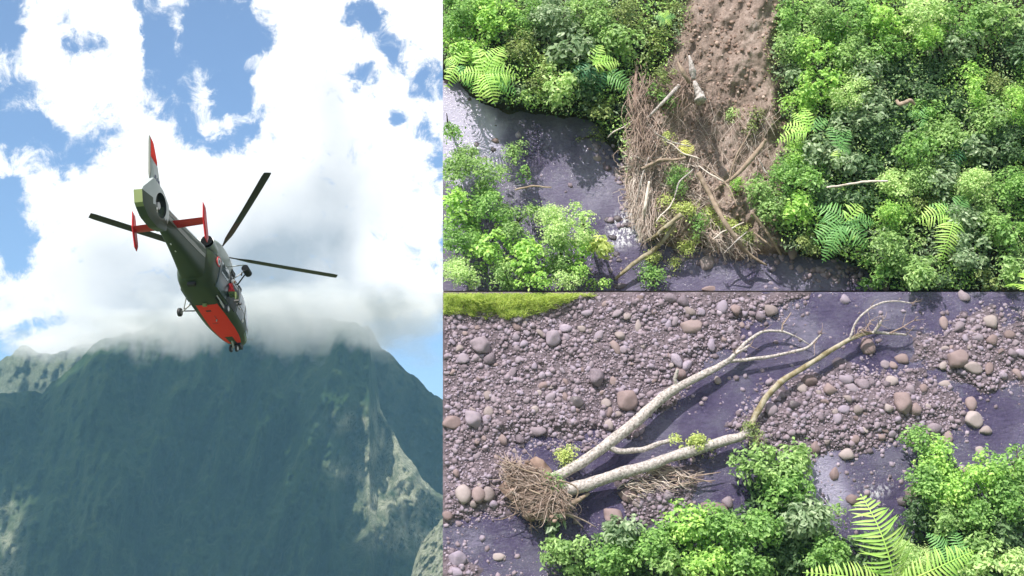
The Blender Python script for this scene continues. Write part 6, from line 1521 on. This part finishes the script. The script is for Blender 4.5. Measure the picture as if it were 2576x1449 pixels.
# landing gear
for sd in (-1, 1):
    g_ = hcyl('main_gear', (-.35, sd * .78, .12), (-.46, sd * 1.10, -.36), .055, .045, STEEL)
    hcyl('brace', (.25, sd * .80, .05), (-.40, sd * 1.08, -.32), .035, .03, BLACK, g_, 10); hcyl('drag_strut', (-.95, sd * .80, .12), (-.46, sd * 1.06, -.26), .03, .03, STEEL, g_, 10)
    hwheel(g_, (-.47, sd * 1.24, -.42), .22, .17)
    patch_belly('gear_door', [(-.85, *(sorted((sd * .66, sd * .96)))), (.3, *(sorted((sd * .66, sd * .96))))], BLACK, .01, nx=6, ny=4)
ng = hcyl('nose_gear', (3.55, -.02, .15), (3.95, -.02, -.12), .05, .045, STEEL)
hwheel(ng, (4.0, .14, -.14), .19, .12); hwheel(ng, (4.0, -.18, -.14), .19, .12)
hbox('nose_pod', (4.28, -.16, .16), (.5, .34, .24), BLACK); hcyl('pitot_probe', (4.5, -.28, .72), (4.75, -.72, .78), .018, .014, STEEL)
hbox('roof_box', (1.75, -.72, 2.16), (.42, .3, .24), BLACK, label='black box on the roof edge')
# rescue hoist
ho_ = hcyl('hoist', (.78, -1.60, 2.42), (.18, -1.60, 2.42), .19, .19, BLACK); hcyl('hoist_arm', (-.1, -.62, 2.36), (.2, -1.55, 2.62), .035, .03, GREYP, ho_, 10)
hcyl('hoist_brace', (.95, -1.0, 1.9), (.62, -1.5, 2.34), .04, .035, BLADE, ho_, 10); hcyl('hoist_brace', (.4, -.98, 1.95), (.35, -1.52, 2.30), .03, .03, STEEL, ho_, 10); hcyl('hoist_hook', (.3, -1.42, 2.05), (.3, -1.42, 2.22), .05, .03, BLACK, ho_, 8)
# roundel and marks on the boom root
def disc(name, x, z, r, m, off):
    y = -boom_y(x, z) - off if x < -2.6 else surf_y(x, z, -1) - off
    V = [(x + r * math.cos(t), y, z + r * math.sin(t)) for t in np.linspace(0, 2 * math.pi, 25)[:-1]]; V += [(a, b + .03, c) for a, b, c in V]
    F = [list(range(24)), [24 + i for i in range(24)]] + [[i, (i + 1) % 24, 24 + (i + 1) % 24, 24 + i] for i in range(24)]
    return hpart(name, V, F, m, None, False)
rd = disc('roundel', -1.72, 1.62, .27, REDP, .055); disc('roundel_ring', -1.72, 1.62, .19, WHITEP, .062).parent = rd; disc('roundel_centre', -1.72, 1.62, .10, NAVY, .069).parent = rd

# crew member sitting in the open doorway
def skin_body(name, joints, edges, mat, parent):
    me = bpy.data.meshes.new(name); me.from_pydata([j[:3] for j in joints], edges, []); o = bpy.data.objects.new(name, me); C.objects.link(o)
    sk = o.modifiers.new('skin', 'SKIN'); sb = o.modifiers.new('sub', 'SUBSURF'); sb.levels = 1; sb.render_levels = 1
    lay = me.skin_vertices[0].data if me.skin_vertices else None
    for i, j in enumerate(joints):
        if lay: lay[i].radius = (j[3], j[3]); lay[i].use_root = (i == 0)
    me.materials.append(mat); o.parent = parent; return o
pe_ = bpy.data.objects.new('person', None); C.objects.link(pe_)
pe_.matrix_world = heli.matrix_world.copy()
tag(pe_, 'crew member in red jacket and olive trousers sitting in the open helicopter doorway', 'person')
X, Y, Z0 = -.05, -1.06, .72
J = [(X, Y, Z0, .15), (X, Y + .02, Z0 + .28, .15), (X + .02, Y - .02, Z0 + .50, .15), (X + .04, Y - .05, Z0 + .62, .06)]
JA = [(X + .02, Y - .02, Z0 + .50, .11), (X - .22, Y - .02, Z0 + .47, .065), (X - .30, Y - .14, Z0 + .22, .05), (X - .20, Y - .28, Z0 + .06, .038), (X + .24, Y - .02, Z0 + .47, .065), (X + .36, Y - .14, Z0 + .26, .05), (X + .30, Y - .28, Z0 + .10, .038)]
body = skin_body('jacket', J + JA[1:], [(0, 1), (1, 2), (2, 3), (2, 4), (4, 5), (5, 6), (2, 7), (7, 8), (8, 9)], paint_g('red_cloth', (.62, .02, .03), .8, 0), pe_)
JL = [(X, Y, Z0 - .02, .15), (X - .12, Y - .10, Z0 - .03, .10), (X - .16, Y - .42, Z0 - .04, .075), (X - .15, Y - .46, Z0 - .46, .05), (X + .12, Y - .10, Z0 - .03, .10), (X + .18, Y - .40, Z0 - .04, .075), (X + .17, Y - .42, Z0 - .46, .05)]
skin_body('trousers', JL, [(0, 1), (1, 2), (2, 3), (0, 4), (4, 5), (5, 6)], paint_g('olive_cloth', (.10, .14, .05), .85, 0), pe_)
for sx in (-.15, .17): hbox('boot', (X + sx, Y - .52, Z0 - .53), (.11, .27, .12), BLACK, pe_)
V = V3_ * np.array([.115, .12, .13]) + np.array([X + .05, Y - .08, Z0 + .78]); hpart('helmet', V, F3_, WHITEP, pe_)
V = V3_ * np.array([.075, .05, .08]) + np.array([X + .05, Y - .165, Z0 + .75]); hpart('face', V, F3_, paint_g('skin_tone', (.42, .24, .17), .6, 0), pe_)
